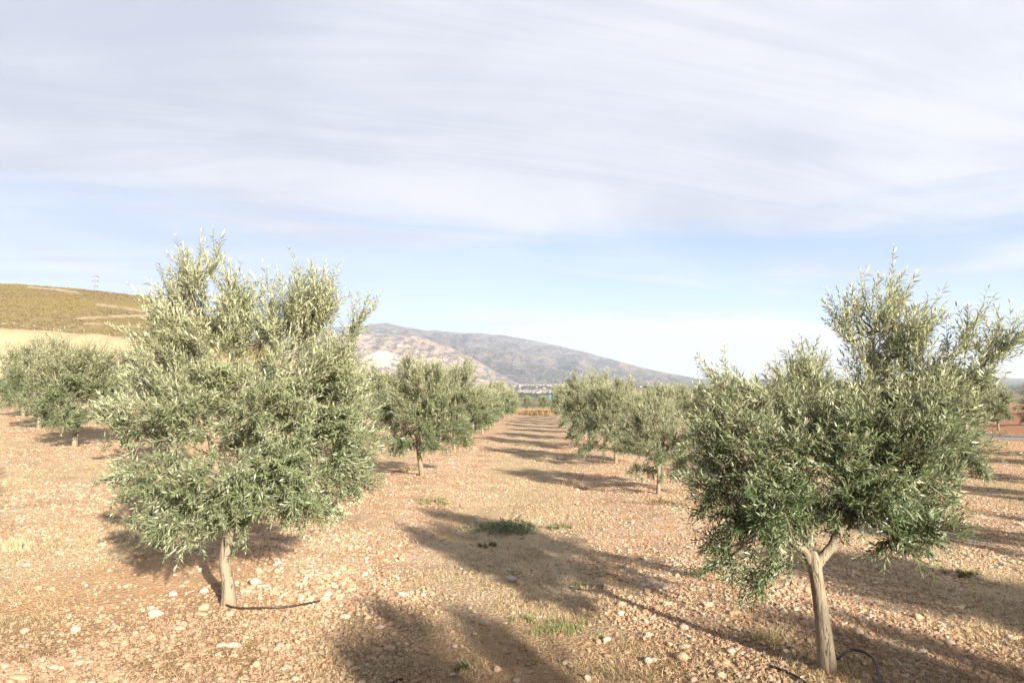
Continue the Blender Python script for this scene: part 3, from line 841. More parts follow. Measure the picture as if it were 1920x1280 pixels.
# the near tree on the left
baseL, mL = hero_tree(5.33, (425, 1140),
    [(427, 1142), (428, 1100), (421, 1050), (430, 990), (438, 950)], [.066, .051, .044, .042, .045, .040],
    [([(436, 965, 0), (410, 890, .05), (388, 800, .05), (365, 680, .1), (362, 560, .05), (372, 490, 0)], .030, .006),
     ([(438, 960, 0), (470, 890, -.1), (505, 820, -.1), (540, 710, 0), (565, 600, .05)], .030, .006),
     ([(436, 968, 0), (400, 930, -.15), (340, 870, -.25), (290, 790, -.2), (265, 720, -.1)], .024, .005),
     ([(440, 962, 0), (500, 920, .2), (570, 860, .3), (620, 770, .3), (645, 680, .25)], .024, .005),
     ([(438, 962, 0), (440, 880, .35), (455, 780, .5), (465, 690, .5)], .022, .006)],
    # px, py, rx, rz, dy, ry(m), density
    [(355, 590, 62, 85, .05, .34, 1), (378, 505, 26, 42, 0, .14, 1.1), (435, 560, 28, 52, .05, .18, 1), (320, 560, 22, 40, 0, .14, 1),
     (295, 660, 52, 75, -.1, .34, 1), (265, 610, 16, 40, -.1, .12, 1),
     (405, 670, 62, 72, -.2, .34, 1), (535, 610, 40, 66, .1, .28, 1), (580, 590, 42, 62, .0, .28, 1), (615, 560, 18, 34, .0, .12, 1), (548, 560, 20, 40, .1, .14, 1), (510, 560, 14, 36, .1, .10, 1), (600, 560, 14, 40, .1, .10, 1), (345, 520, 14, 40, 0, .10, 1), (455, 560, 14, 44, .1, .10, 1),
     (645, 660, 38, 68, .1, .30, 1), (668, 615, 14, 40, .1, .12, 1), (560, 700, 62, 70, -.2, .38, 1),
     (470, 760, 70, 66, -.45, .28, .45), (350, 770, 75, 70, -.4, .34, .85), (255, 780, 45, 55, -.15, .34, .8), (225, 810, 22, 40, 0, .2, .8),
     (600, 790, 75, 75, -.1, .42, 1), (665, 800, 38, 75, .1, .34, 1), (460, 730, 85, 70, .5, .28, .6), (330, 720, 80, 80, .5, .3, .9), (590, 730, 70, 85, .55, .3, .9),
     (300, 890, 58, 52, -.3, .34, .8), (250, 900, 26, 32, -.1, .22, .7), (400, 890, 60, 50, -.5, .26, .6), (500, 880, 68, 62, -.4, .34, 1), (590, 890, 66, 62, -.1, .4, 1), (655, 880, 36, 48, .1, .3, 1),
     (330, 965, 52, 36, -.3, .30, .9), (285, 995, 32, 20, -.1, .22, .9), (410, 950, 52, 30, -.35, .32, 1), (480, 945, 48, 34, -.2, .32, 1), (570, 950, 46, 32, 0, .3, 1), (380, 990, 36, 18, -.3, .2, .9),
     (430, 840, 80, 60, .5, .25, .7), (470, 640, 50, 60, .1, .3, 1), (465, 590, 26, 30, .2, .16, .9), (275, 985, 44, 26, -.15, .2, 1), (340, 1000, 40, 22, -.2, .2, 1), (230, 880, 30, 40, -.1, .2, .9), (215, 760, 26, 40, -.1, .2, .8), (670, 740, 26, 60, .1, .25, 1), (660, 900, 30, 36, .1, .22, 1), (615, 960, 30, 24, 0, .2, 1), (440, 990, 34, 16, -.2, .18, .9), (560, 850, 80, 70, .5, .3, .8)],
    seed=3, dens=3.7, grow=.96, hero=True, leaf_len=.052, leaf_w=.0098, pitch=.0145, upright=1.0, pale=.22)
place_olive(mL, baseL, 0, 1, 'large silvery olive tree in front at the left, a hose curling at its pale trunk')
# the near tree on the right
baseR, mR = hero_tree(4.17, (1553, 1250),
    [(1553, 1256), (1546, 1190), (1535, 1110), (1527, 1060), (1522, 1035)], [.058, .045, .038, .037, .042, .029],
    [([(1527, 1066, 0), (1560, 1020, 0), (1583, 985, -.02), (1600, 930, .05), (1625, 850, .1), (1655, 730, .1), (1675, 620, .05)], .031, .006),
     ([(1526, 1062, 0), (1508, 1036, -.03), (1480, 1010, -.1), (1430, 950, -.15), (1395, 860, -.1), (1370, 770, 0)], .026, .005),
     ([(1570, 1003, 0), (1650, 920, .0), (1730, 830, .05), (1790, 730, .0), (1860, 665, -.1)], .022, .005),
     ([(1524, 1050, 0), (1505, 980, .25), (1500, 880, .3), (1510, 760, .3)], .022, .005),
     ([(1560, 1022, 0), (1610, 960, .3), (1680, 930, .45), (1740, 900, .4)], .020, .005)],
    [(1395, 800, 58, 75, -.05, .26, 1), (1340, 790, 32, 60, 0, .2, 1), (1352, 715, 16, 30, 0, .1, 1), (1395, 722, 16, 26, 0, .1, 1), (1340, 880, 40, 60, 0, .22, 1), (1400, 900, 55, 65, -.2, .25, 1), (1345, 970, 44, 62, 0, .22, 1), (1320, 900, 30, 50, 0, .18, 1), (1325, 820, 26, 50, 0, .18, .9),
     (1400, 1000, 52, 58, -.15, .24, 1), (1420, 1070, 34, 36, -.1, .18, .9), (1345, 1040, 30, 40, 0, .18, .8), (1465, 940, 45, 60, -.2, .25, 1),
     (1470, 830, 55, 70, -.15, .28, 1), (1450, 745, 35, 34, .1, .2, 1), (1515, 700, 16, 26, .1, .1, 1), (1505, 760, 42, 42, .1, .22, .9), (1570, 750, 28, 34, .1, .16, .5),
     (1550, 830, 62, 66, -.1, .28, 1), (1560, 920, 55, 45, -.25, .22, .9),
     (1630, 700, 46, 50, .05, .24, .6), (1620, 620, 30, 38, .05, .16, .6), (1595, 590, 20, 42, .05, .12, .65), (1690, 605, 34, 46, .05, .18, .6), (1672, 568, 16, 28, .05, .08, .9), (1735, 655, 36, 40, 0, .18, .8), (1650, 680, 50, 40, .15, .2, .8), (1690, 720, 60, 40, .1, .24, .9), (1640, 580, 22, 30, .05, .12, .8), (1720, 600, 18, 28, .05, .1, .6), (1710, 675, 44, 46, 0, .22, .6),
     (1790, 690, 40, 44, -.05, .2, .6), (1815, 630, 22, 30, -.1, .12, .65), (1860, 655, 26, 30, -.15, .15, .75), (1895, 635, 12, 14, -.15, .08, .7), (1850, 700, 28, 28, -.1, .15, .7),
     (1650, 790, 62, 60, -.2, .28, .95), (1750, 770, 60, 62, -.1, .3, .95), (1800, 800, 34, 54, 0, .22, .9), (1640, 880, 62, 55, -.3, .26, 1), (1730, 880, 64, 66, -.2, .3, 1), (1795, 900, 34, 50, 0, .22, .9),
     (1650, 950, 48, 40, -.2, .22, .9), (1720, 985, 58, 46, -.1, .28, 1), (1785, 975, 32, 40, 0, .2, .9), (1690, 1030, 40, 26, -.05, .2, .9), (1740, 1030, 34, 24, 0, .2, .8), (1495, 985, 44, 32, -.12, .2, .9), (1590, 965, 46, 34, .12, .22, 1), (1545, 975, 36, 26, .25, .2, .9), (1470, 1030, 30, 26, -.1, .16, .8), (1435, 1100, 26, 26, -.1, .14, .9), (1350, 1060, 30, 34, -.05, .16, .8), (1780, 770, 46, 50, -.35, .18, .7), (1730, 800, 50, 50, -.4, .2, .9),
     (1500, 800, 80, 80, .5, .25, .8), (1420, 900, 70, 90, .4, .25, .8), (1650, 840, 90, 90, .5, .28, .8), (1740, 920, 60, 80, .45, .25, .8)],
    seed=5, dens=4.1, grow=1.04, hero=True, leaf_len=.048, leaf_w=.0088, pitch=.014, twig_len=.14, upright=.8, pale=-.14)
place_olive(mR, baseR, 0, 1, 'near olive tree in front at the right with forked trunk and tall sparse shoots')
print('hero leaves', mL[3], mR[3])

def variant(seed, height=2.35, rad=.92, dens=1.0, hero=False, leaf=.055, lw=.0125, pitch=.019, foot=.46, nbl=13):
    rs = np.random.default_rng(seed)
    bl = []
    zc = foot + (height - foot) * .5
    bl.append(((0, 0, zc), (rad * .6, rad * .6, (height - foot) * .33), .6))
    for i in range(nbl):
        a = i * 2.399 + rs.normal() * .2; f = (i + .5) / nbl
        z = foot + .28 + (height - foot - .55) * f
        rr = rad * (.62 - .30 * f ** 2) * (1 + rs.normal() * .08)
        s_ = .30 + .16 * rs.random()
        bl.append(((math.cos(a) * rr, math.sin(a) * rr, z), (s_, s_, s_ * (1.0 + .3 * f)), 1.0))
    for i in range(5):
        a = rs.random() * 6.28; rr = rad * .45 * rs.random() ** .5
        bl.append(((math.cos(a) * rr, math.sin(a) * rr, height - .22 - .25 * rs.random()), (.13, .13, .24), 1.0))
    for i in range(5):
        a = i * 1.256 + rs.random(); bl.append(((math.cos(a) * rad * .5, math.sin(a) * rad * .5, foot + .18), (.26, .26, .16), .9))
    lx, ly = rs.normal(size=2) * .05
    tp = [(0, 0, -.06), (lx * .5, ly * .5, .25), (lx, ly, .5), (lx, ly, .68)]
    lb = []
    for i in range(4):
        a = i * 1.57 + rs.random() * .6; 
        lb.append(([(lx, ly, .62), (lx + math.cos(a) * .2, ly + math.sin(a) * .2, .9), (math.cos(a) * .42, math.sin(a) * .42, 1.35), (math.cos(a) * .5, math.sin(a) * .5, height - .5)], .026, .006))
    return olive(bl, tp, [.058, .05, .046, .05, .045], lb, seed=seed, dens=dens, hero=hero, leaf_len=leaf, leaf_w=lw, pitch=pitch, twig_len=.17)

midv = [variant(21, 2.3, .98, dens=1.9), variant(22, 2.2, 1.05, dens=1.9), variant(23, 2.45, .98, dens=1.9)]
lowv = [variant(24, 2.3, 1.32, dens=1.8, foot=.22), variant(25, 2.25, 1.30, dens=1.8, foot=.28)]
farv = [variant(31, 2.3, 1.02, dens=.95, leaf=.095, lw=.026, pitch=.034, nbl=10), variant(32, 2.2, 1.1, dens=.95, leaf=.095, lw=.026, pitch=.034, nbl=10), variant(33, 2.5, 1.0, dens=.95, leaf=.095, lw=.026, pitch=.034, nbl=10)]
print('mid leaves', [v[3] for v in midv], 'far', [v[3] for v in farv])

def put(vs, x, y, sc, label, group=None, vi=None):
    v = vs[vi if vi is not None else rt.randrange(len(vs))]
    return place_olive(v, (x, y, h1(x, y)), rt.random() * 6.28, sc, label, group)
# left row
put(midv, -3.2, 9.9, 1.0, 'olive tree just behind the big left tree, showing past its right side', vi=1)
put(midv, -2.38, 14.0, .98, 'olive tree left of the aisle with a thin dark trunk, nearest after the hidden one', vi=0)
put(midv, -2.50, 20.4, 1.02, 'second olive tree clear of the big left tree, thin trunk beside the aisle', vi=2)
put(midv, -2.5, 25.2, .98, 'third olive tree clear of the big left tree along the left side of the aisle', vi=1)
for i, yy in enumerate([29.8, 34.2, 38.6, 43.4, 48, 52.6, 57.4, 62]):
    put(farv, -2.45 + rt.uniform(-.12, .12), yy + rt.uniform(-.3, .3), rt.uniform(.84, 1.08), 'small olive tree in the receding row left of the aisle, in its crowded far half', 'far olive trees of the row left of the aisle')
# right row
put(lowv, 1.98, 11.6, .74, 'small olive tree with a visible short trunk beside the big right tree, edging the aisle', vi=1)
put(lowv, 1.86, 16.8, .86, 'second olive tree behind the big right tree, pale trunk half hidden under its low crown', vi=0)
put(lowv, 1.65, 21.6, .98, 'third olive tree behind the big right tree, round bushy crown overhanging the aisle', vi=0)
for i, yy in enumerate([26.2, 30.8, 35.4, 40, 44.6, 49.2, 53.8, 58.4, 63]):
    put(farv, 1.77 + rt.uniform(-.12, .12), yy + rt.uniform(-.3, .3), rt.uniform(.80, 1.02), 'small olive tree in the receding row right of the aisle, in its crowded far half', 'far olive trees of the row right of the aisle')
# trees beside and behind the camera whose shadows cross the foreground
put(midv, 2.5, -.5, .93, 'olive tree of the right row beside the viewpoint, shading the near ground', vi=1)
put(midv, -2.5, .5, .95, 'olive tree of the left row beside the viewpoint, shading the near left ground', vi=0)
put(midv, 6.2, -2.6, 1.12, 'olive tree of the second right row behind the viewpoint', vi=2)
put(midv, 6.1, 2.0, 1.0, 'olive tree of the second right row, just outside the right edge', vi=0)
# second row to the right
put(midv, 6.15, 6.6, .95, 'olive tree of the second right row, behind the big right tree to its right', vi=1)
put(midv, 6.2, 11.0, .92, 'olive tree whose dark low crown shows under the right side of the big right tree', vi=1)
G2 = 'olive trees of the rows beyond the big right tree'; L2 = 'olive tree in the rows hidden mostly behind the big right tree'
for x0, ys in ((6.1, (15.8, 20.4, 25, 30, 35, 40, 45, 50, 56)), (10.3, (18.4, 23.2, 28, 33, 38, 43, 48, 54)), (14.5, (24.6, 29, 34, 39, 44, 50, 56))):
    for yy in ys:
        if (x0, yy) == (10.3, 18.4): yy = 19.0
        w2 = {6.1: 'second', 10.3: 'third', 14.5: 'fourth'}[x0]
        put(farv, x0 + rt.uniform(-.15, .15), yy + rt.uniform(-.3, .3), rt.uniform(.88, 1.05), 'olive tree of the %s row right of the aisle, mostly hidden behind nearer trees' % w2, 'olive trees of the %s row right of the aisle' % w2)
for x0, yy in ((10.3, 3.5), (10.3, 8.3), (10.4, 12.6), (14.5, 9.5), (14.5, 14), (14.6, 18.9)):
    put(farv, x0, yy, .95, 'olive tree outside the right edge throwing a shadow stripe over the ground', 'olive trees beyond the right edge')
# field past the track
put(midv, 21.4, 30.2, 1.02, 'dark olive tree with leaning trunk on red soil at the right edge', vi=2)
for x0, yy in ((22.0, 33.8), (21.8, 26), (22, 38), (25.5, 35), (26, 41), (22, 44), (22.2, 50), (27, 48), (30, 42)):
    put(farv, x0, yy, rt.uniform(.95, 1.1), 'olive tree on the red soil beyond the track at the right', 'olive trees on the red soil')
# rows to the left
put(midv, -7.15, 7.3, .78, 'olive tree cut off by the left edge, only leafy tips showing at mid height', vi=2)
put(midv, -11.2, 16.2, 1.22, 'wide bushy olive tree at the far left with a pale stubby trunk', vi=1)
put(midv, -15.4, 20.6, 1.15, 'olive tree at the left edge behind the wide bushy one', vi=0)
put(midv, -15.3, 25.2, 1.2, 'olive tree peeping over between the wide bushy one and the big left tree', vi=2)
G3 = 'olive trees of the rows left of the big left tree'; L3 = 'olive tree in the left rows, seen only in pieces behind nearer trees'
for x0, ys in ((-6.7, (12.2, 16.8, 21.4, 26, 31, 36, 41, 46, 52, 58)), (-11.0, (20.8, 25.4, 30, 35, 40, 46, 52)), (-15.2, (30, 35, 40, 46)), (-19.4, (25.4, 30, 35, 41)), (-23.7, (30, 36, 42)), (-28, (36, 42, 48))):
    for yy in ys:
        w2 = {-6.7: 'second', -11.0: 'third', -15.2: 'fourth', -19.4: 'fifth', -23.7: 'sixth', -28: 'seventh'}[x0]
        put(farv, x0 + rt.uniform(-.15, .15), yy + rt.uniform(-.3, .3), rt.uniform(.95, 1.15), 'olive tree of the %s row left of the aisle, seen in pieces behind nearer trees' % w2, 'olive trees of the %s row left of the aisle' % w2)
# closing the aisle
for i, x0 in enumerate((-3.2, -1.3, .6, 2.4, 4.3, 6.5, -5.5, -8)):
    put(farv, x0, 80 + rt.uniform(-2, 2), rt.uniform(.82, .95), 'tiny olive tree closing the far end of the aisle behind the orange grass', 'olive trees at the end of the aisle')

# ------------------------------------------------------------------ grasses, litter (stuff)
def blades(name, x, y, hgt, wid, lean, material, segs=1, z0=0.0, vbias=0.0):
    n = len(x); a = rng.random(n) * 6.28; la = rng.random(n) * 6.28
    b0 = np.stack([x, y, H(x, y) - .004 + z0], -1)
    sd_ = np.stack([np.cos(a), np.sin(a), np.zeros(n)], -1) * wid[:, None] * .5
    ld = np.stack([np.cos(la), np.sin(la), np.zeros(n)], -1) * lean[:, None]
    mid = b0 + ld * .35 * hgt[:, None] + np.array([0, 0, 1]) * (hgt * .6)[:, None]
    tip = b0 + ld * hgt[:, None] + np.array([0, 0, 1]) * (hgt * (1 - .25 * np.clip(lean, 0, 2)))[:, None]
    tip[:, 2] = np.maximum(tip[:, 2], b0[:, 2] + .008)
    V = np.stack([b0 - sd_, b0 + sd_, mid + sd_ * .7, mid - sd_ * .7, tip], 1).reshape(-1, 3)
    k = (np.arange(n) * 5)[:, None]
    var = np.repeat(np.clip(rng.random(n) + vbias, 0, 1), 5)
    return link(name, mesh_np(name, V, [k + [0, 1, 2, 3], k + [3, 2, 4]], attrs={'var': var}), None, [material])

x, y = wedge(620000, 3.0, 34, .95)
rdv = rowdist(x) / (PITCH / 2)
cl = fbm(x * 1.6, y * 1.6, 4, 61); fine = vnoise(x * 7, y * 7, 63)
p_ = np.clip((.07 + .62 * sstep(.35, .8, rdv)) * sstep(.36, .58, cl) * (.3 + fine) * 1.5 + .015, 0, 1)
p_ = p_ + .30 * np.exp(-(((x + 1.95) / .7) ** 2 + ((y - 5.0) / .4) ** 2)) + .35 * np.exp(-(((x - 1.5) / .5) ** 2 + ((y - 4.15) / .3) ** 2)) + .04
p_ = p_ * (1 - .85 * np.exp(-(((x + 3.3) / 1.2) ** 2 + ((y - 6.0) / 1.4) ** 2)))
k = rng.random(len(x)) < p_; x, y = x[k], y[k]; n = len(x)
o = blades('dry_grass', x, y, (.018 + .045 * rng.random(n) ** 2) * (1 + .01 * y), .0022 + .0010 * rng.random(n) + .00012 * y, .5 + 1.3 * rng.random(n), STRAW)
tag(o, 'short dry straw-coloured grass down the middle of the aisle', 'dry grass', kind='stuff'); print('dry blades', n)

x, y = wedge(60000, 3.0, 16, 1.0)
p_ = sstep(.50, .70, fbm(x * .8, y * .8, 3, 71)) * sstep(.5, .62, fbm(x * 4, y * 4, 3, 72)) * .75 + .9 * np.exp(-(((x - .2) / .45) ** 2 + ((y - 5.1) / .35) ** 2))
k = rng.random(len(x)) < p_; x, y = x[k], y[k]; n = len(x)
o = blades('green_grass', x, y, .012 + .055 * rng.random(n) ** 1.5, .0025 + .0015 * rng.random(n), .3 + .9 * rng.random(n), GREEN)
tag(o, 'sparse short green grass sprouting between the stones', 'grass', kind='stuff')

# leaf litter and twig bits lying flat
x, y = wedge(60000, 3.0, 15, 1.0); k = rng.random(len(x)) < np.clip(.25 + .7 * sstep(.45, .6, fbm(x, y, 3, 81)), 0, 1); x, y = x[k], y[k]; n = len(x)
a = rng.random(n) * 6.28; L_ = .02 + .03 * rng.random(n); W_ = .002 + .006 * rng.random(n)
c_ = np.stack([x, y, H(x, y) + .006 + .008 * rng.random(n)], -1)
dv = np.stack([np.cos(a), np.sin(a), rng.normal(0, .18, n)], -1) * L_[:, None] * .5; sv_ = np.stack([-np.sin(a), np.cos(a), rng.normal(0, .3, n)], -1) * W_[:, None] * .5
V = np.stack([c_ - dv, c_ + sv_, c_ + dv, c_ - sv_], 1).reshape(-1, 3); kk = (np.arange(n) * 4)[:, None]
o = link('leaf_litter', mesh_np('leaf_litter', V, [kk + [0, 1, 2, 3]], attrs={'var': np.repeat(rng.random(n), 4)}), None, [LITTER])
tag(o, 'dry fallen leaves and twig bits scattered between the stones', 'leaf litter', kind='stuff')

x, y = wedge(90000, 3.2, 5.6, 1.0); p_ = np.clip((1 - sstep(4.4, 5.5, y)) * sstep(.40, .58, fbm(x * 2.2, y * 2.2, 4, 95)), 0, 1) * .8
k = rng.random(len(x)) < p_; x, y = x[k], y[k]; n = len(x)
DEAD = m_var('dead_grass', (.13, .085, .04), (.42, .31, .16))
o = blades('dead_grass', x, y, .015 + .04 * rng.random(n) ** 1.6, .0018 + .001 * rng.random(n), .5 + 1.4 * rng.random(n), DEAD)
tag(o, 'flattened brown dead grass over the nearest ground', 'dead grass', kind='stuff')

# tall orange grass across the end of the aisle
n = 9000; x = .9 + rng.normal(0, 1.6, n); y = 67 + rng.normal(0, 2.6, n)
k = rng.random(n) < np.clip(.5 + fbm(x * 1.2, y * .5, 3, 91), 0, 1); x, y = x[k], y[k]; n = len(x)
o = blades('tall_dry_grass', x, y, .12 + .42 * rng.random(n) ** 1.7, .025 + 0 * x, .05 + .35 * rng.random(n), ORNG)
tag(o, 'tall orange dry grass across the far end of the aisle', 'dry grass', kind='stuff')

# ------------------------------------------------------------------ green plants and cuttings on the ground
def weed(name, px, py, Yd, w_, d_, n, hgt, label, cat, lean=1.0, material=GREEN, wid=.006, vb=0.0):
    p = at(px, py, Yd)
    nc_ = max(4, n // 30); cx_ = rng.normal(0, w_ * .5, nc_); cy_ = rng.normal(0, d_ * .5, nc_); ci = rng.integers(0, nc_, n)
    x = cx_[ci] + rng.normal(0, w_ * .10, n) + p.x; y = cy_[ci] + rng.normal(0, w_ * .10, n) + Yd
    o = blades(name, x, y, hgt * (.4 + .8 * rng.random(n)), wid * (.7 + .6 * rng.random(n)), lean * (.3 + rng.random(n)), material, vbias=vb)
    return tag(o, label, cat)
def gd(py): return 2112. / (py - 744.)
def sprigs(px, py, w_, d_, n, label):
    Yd = gd(py); p = at(px, py, Yd); rs = np.random.default_rng(77)
    x = rs.normal(0, w_ * .42, n); y = rs.normal(0, d_ * .42, n)
    P = np.stack([x + p.x, y + Yd, H(x + p.x, y + Yd) + .015 + .05 * rs.random(n)], -1)
    D_ = norm(np.stack([rs.normal(size=n), rs.normal(size=n), rs.normal(0, .18, n)], -1))
    me, _ = leaves_mesh('cuttings', P, D_, .14 + .16 * rs.random(n), rs, .055, .011, .02, False, 0, 3, .0025, .9)
    o = link('cuttings', me, None, [LEAF, TWIG]); return tag(o, label, 'cuttings')
sprigs(958, 990, .46, .42, 95, 'heap of cut green olive sprigs lying in the shadow across the aisle')
weed('weed_clump', 1052, 985, gd(985), .13, .12, 260, .08, 'little green weed just right of the heap of cut sprigs', 'weed')
weed('weed_clump', 912, 1018, gd(1018), .12, .12, 220, .06, 'flat green weed just in front of the heap of cut sprigs', 'weed')
weed('weed_clump', 812, 940, gd(942), .30, .3, 420, .09, 'loose patch of grey-green weeds at the left end of the long shadow', 'weed', vb=.2)
weed('weed_clump', 1055, 1160, gd(1160), .20, .16, 900, .05, 'bright green low grass patch on the sunlit stones in the near aisle', 'weed', .8, GREEN, .004, .5)
weed('weed_clump', 868, 1235, gd(1235), .05, .05, 150, .05, 'tiny dark green weed in the shade at the bottom edge', 'weed')
weed('weed_clump', 1800, 1062, gd(1062), .18, .14, 320, .06, 'green weed patch in the shadow right of the big right tree', 'weed')
weed('dry_weed', 30, 1040, gd(1050), .12, .12, 260, .14, 'pale dry weed stalks near the left edge on bare ground', 'dry weed', .5, STRAW, .004, .3)
weed('dry_weed', 765, 888, gd(884), .22, .18, 300, .16, 'brown dry weeds at the foot of the thin dark trunk left of the aisle', 'dry weed', .8, STRAW, .006, -.2)
weed('weed_clump', 1110, 1085, gd(1085), .16, .12, 200, .05, 'thin olive-green tuft between the two shadow bands, nearer the right tree', 'weed', .8, GREEN, .004, .2)
weed('weed_clump', 985, 1150, gd(1150), .10, .10, 120, .06, 'small pale green tuft left of the bright low grass patch', 'weed', .8, GREEN, .004, .2)
weed('dry_weed', 900, 805, gd(806), .35, .3, 240, .30, 'olive-brown weed bush under the third tree of the left row', 'weed', .6, GREEN, .02, .1)
weed('dry_weed', 1240, 945, gd(945), .45, .25, 500, .09, 'reddish dry weeds in front of the short trunk beside the big right tree', 'dry weed', 1.0, LITTER, .006, -.2)
weed('dry_weed', 1450, 1195, gd(1195), .14, .14, 420, .10, 'tangle of dry grass left of the forked trunk', 'dry weed', 1.2, STRAW, .003)

# ------------------------------------------------------------------ stones one can pick out
def stone_mesh(seed, flat):
    rs = np.random.default_rng(seed)
    import bmesh
    bm = bmesh.new(); bmesh.ops.create_icosphere(bm, subdivisions=2, radius=.5)
    off = rs.random(3) * 10
    dirs = norm(rs.normal(size=(5, 3))); cut = .33 + .12 * rs.random(5)
    for v in bm.verts:
        p = np.array(v.co); 
        for d_, c__ in zip(dirs, cut):
            s_ = p @ d_
            if s_ > c__: p = p - d_ * (s_ - c__) * .8
        p = p * (1 + .14 * math.sin(p[0] * 7 + off[0]) * math.cos(p[1] * 6 + off[1]) + .06 * math.sin(p[2] * 9 + off[2]))
        p[2] *= flat; v.co = p
    me = bpy.data.meshes.new('stone'); bm.to_mesh(me); bm.free()
    for p in me.polygons: p.use_smooth = True
    return me
SM = {}
for mi, (mm, nm) in enumerate(((STONE_P, 'p'), (STONE_O, 'o'), (STONE, 'g'))):
    SM[nm] = []
    for k in range(6):
        me = stone_mesh(100 + mi * 10 + k, .45 + .08 * k); me.materials.append(mm); SM[nm].append(me)
def stone(x, y, size, kind, label, group=None, rz=None, asp=1.0):
    o = link('stone', rt.choice(SM[kind])); o.location = (x, y, h1(x, y) + size * .14)
    o.rotation_euler = (rt.uniform(-.25, .25), rt.uniform(-.25, .25), rt.random() * 6.28 if rz is None else rz)
    o.scale = (size * asp, size, size * rt.uniform(.85, 1.1)); tag(o, label, 'stone', group); return o
def st_px(px, py, wpx, kind, label, asp=1.0, rz=0.0):
    Yd = gd(py); p = at(px, py, Yd); return stone(p.x, Yd, wpx * Yd / F / max(asp, 1), kind, label, None, rz, asp)
st_px(707, 1207, 24, 'o', 'rounded orange-brown stone, left one of a touching pair in the shade near the bottom', 1.1)
st_px(728, 1203, 24, 'o', 'elongated orange-brown stone, right one of a touching pair in the shade near the bottom', 1.8, .3)
st_px(438, 1208, 32, 'p', 'flat elongated white stone directly below the big left trunk, nearest the bottom edge', 1.9, .1)
st_px(292, 1155, 34, 'p', 'largest cream stone lower left of the big left trunk', 1.5)
st_px(377, 1160, 28, 'o', 'ochre stone just lower left of the big left trunk beside a second one', 1.4)
st_px(382, 1148, 24, 'o', 'darker ochre stone touching the foot area left of the big left trunk', 1.3)
st_px(337, 1186, 26, 'p', 'white blocky stone between the largest cream stone and the flat white one', 1.3)
st_px(479, 1104, 24, 'p', 'yellowish upright stone right of the big left trunk', 1.0)
st_px(48, 1178, 18, 'p', 'round pale stone alone near the left edge')
st_px(142, 1178, 18, 'p', 'round cream stone alone on the orange soil at the lower left')
st_px(324, 1116, 15, 'p', 'small cream stone alone on bare soil left of the big left trunk')
st_px(40, 1275, 44, 'o', 'big pale brown stone cut by the bottom edge at the far left', 1.8, .3)
st_px(610, 1120, 24, 'p', 'pale angular stone at the right end of the hose, among a small heap', 1.3)
st_px(647, 1147, 22, 'p', 'grey flat stone right of the end of the left hose', 1.5)
st_px(712, 1163, 20, 'p', 'white jagged stone in half shade above the orange pair', 1.4)
st_px(1137, 1182, 18, 'p', 'round white stone with a dark shadow beside the bright green grass patch')
st_px(1278, 1218, 26, 'o', 'round brownish boulder in the shade, left one of two lower left of the forked trunk')
st_px(1358, 1230, 20, 'o', 'round brownish stone in the shade, right one of two lower left of the forked trunk')
st_px(1377, 1170, 15, 'o', 'round brown stone in sun left of the forked trunk')
st_px(1300, 1256, 16, 'p', 'small cream stone near the bottom edge below the brownish boulder')
st_px(1456, 1271, 18, 'p', 'bluish white stone at the bottom edge left of the forked trunk')
st_px(1608, 1172, 20, 'p', 'white block in sun right of the forked trunk')
st_px(1588, 1194, 14, 'p', 'smaller round white stone just right of the forked trunk')
st_px(1700, 1235, 22, 'p', 'long flat pale stone at the lower right', 1.9, -.3)
st_px(1728, 1200, 20, 'p', 'angular pale stone at the lower right above the long flat one', 1.3)
st_px(960, 1080, 20, 'p', 'white stone beside the orange soil mound in the aisle', 1.0)
texts = {'p': ('pale limestone cobble lying loose among the gravel', 'pale cobbles in the gravel'), 'o': ('ochre cobble lying loose among the gravel', 'ochre cobbles in the gravel'), 'g': ('brownish cobble lying loose among the gravel', 'brownish cobbles in the gravel')}
cnt = 0
while cnt < 255:
    t = rng.random(); d = 3.7 * (7.6 / 3.7) ** t; xx = (rng.random() - .5) * 1.5 * d - .04 * d
    pr = .35 + .65 * (1 - float(rowdist(xx)) / (PITCH / 2)) - .5 * float(np.exp(-(((xx + 3.6) / 1.0) ** 2 + ((d - 5.9) / 1.1) ** 2)))
    if rng.random() > pr: continue
    kd = 'p' if rng.random() < .45 else ('o' if rng.random() < .5 else 'g')
    near_l = math.hypot(xx + 2.4, d - 5.4) < 1.5; near_r = math.hypot(xx - 1.8, d - 4.2) < 1.3
    zone = 0 if near_l else 1 if near_r else 2 if xx < -2.6 else 3 if xx < 1.0 else 4
    place = ('on the stony strip around the big left trunk', 'on the stony ground around the forked right trunk', 'on the ground left of the big left tree', 'in the aisle between the two big trees', 'to the right of the forked trunk')[zone]
    col = {'p': 'pale', 'o': 'ochre', 'g': 'brownish'}[kd]; texts[kd] = ('loose %s cobble %s' % (col, place), '%s cobbles %s' % (col, place))
    stone(xx, d, float(.030 + .035 * rng.random() ** 1.6), kd, *texts[kd], asp=float(1 + .5 * rng.random())); cnt += 1

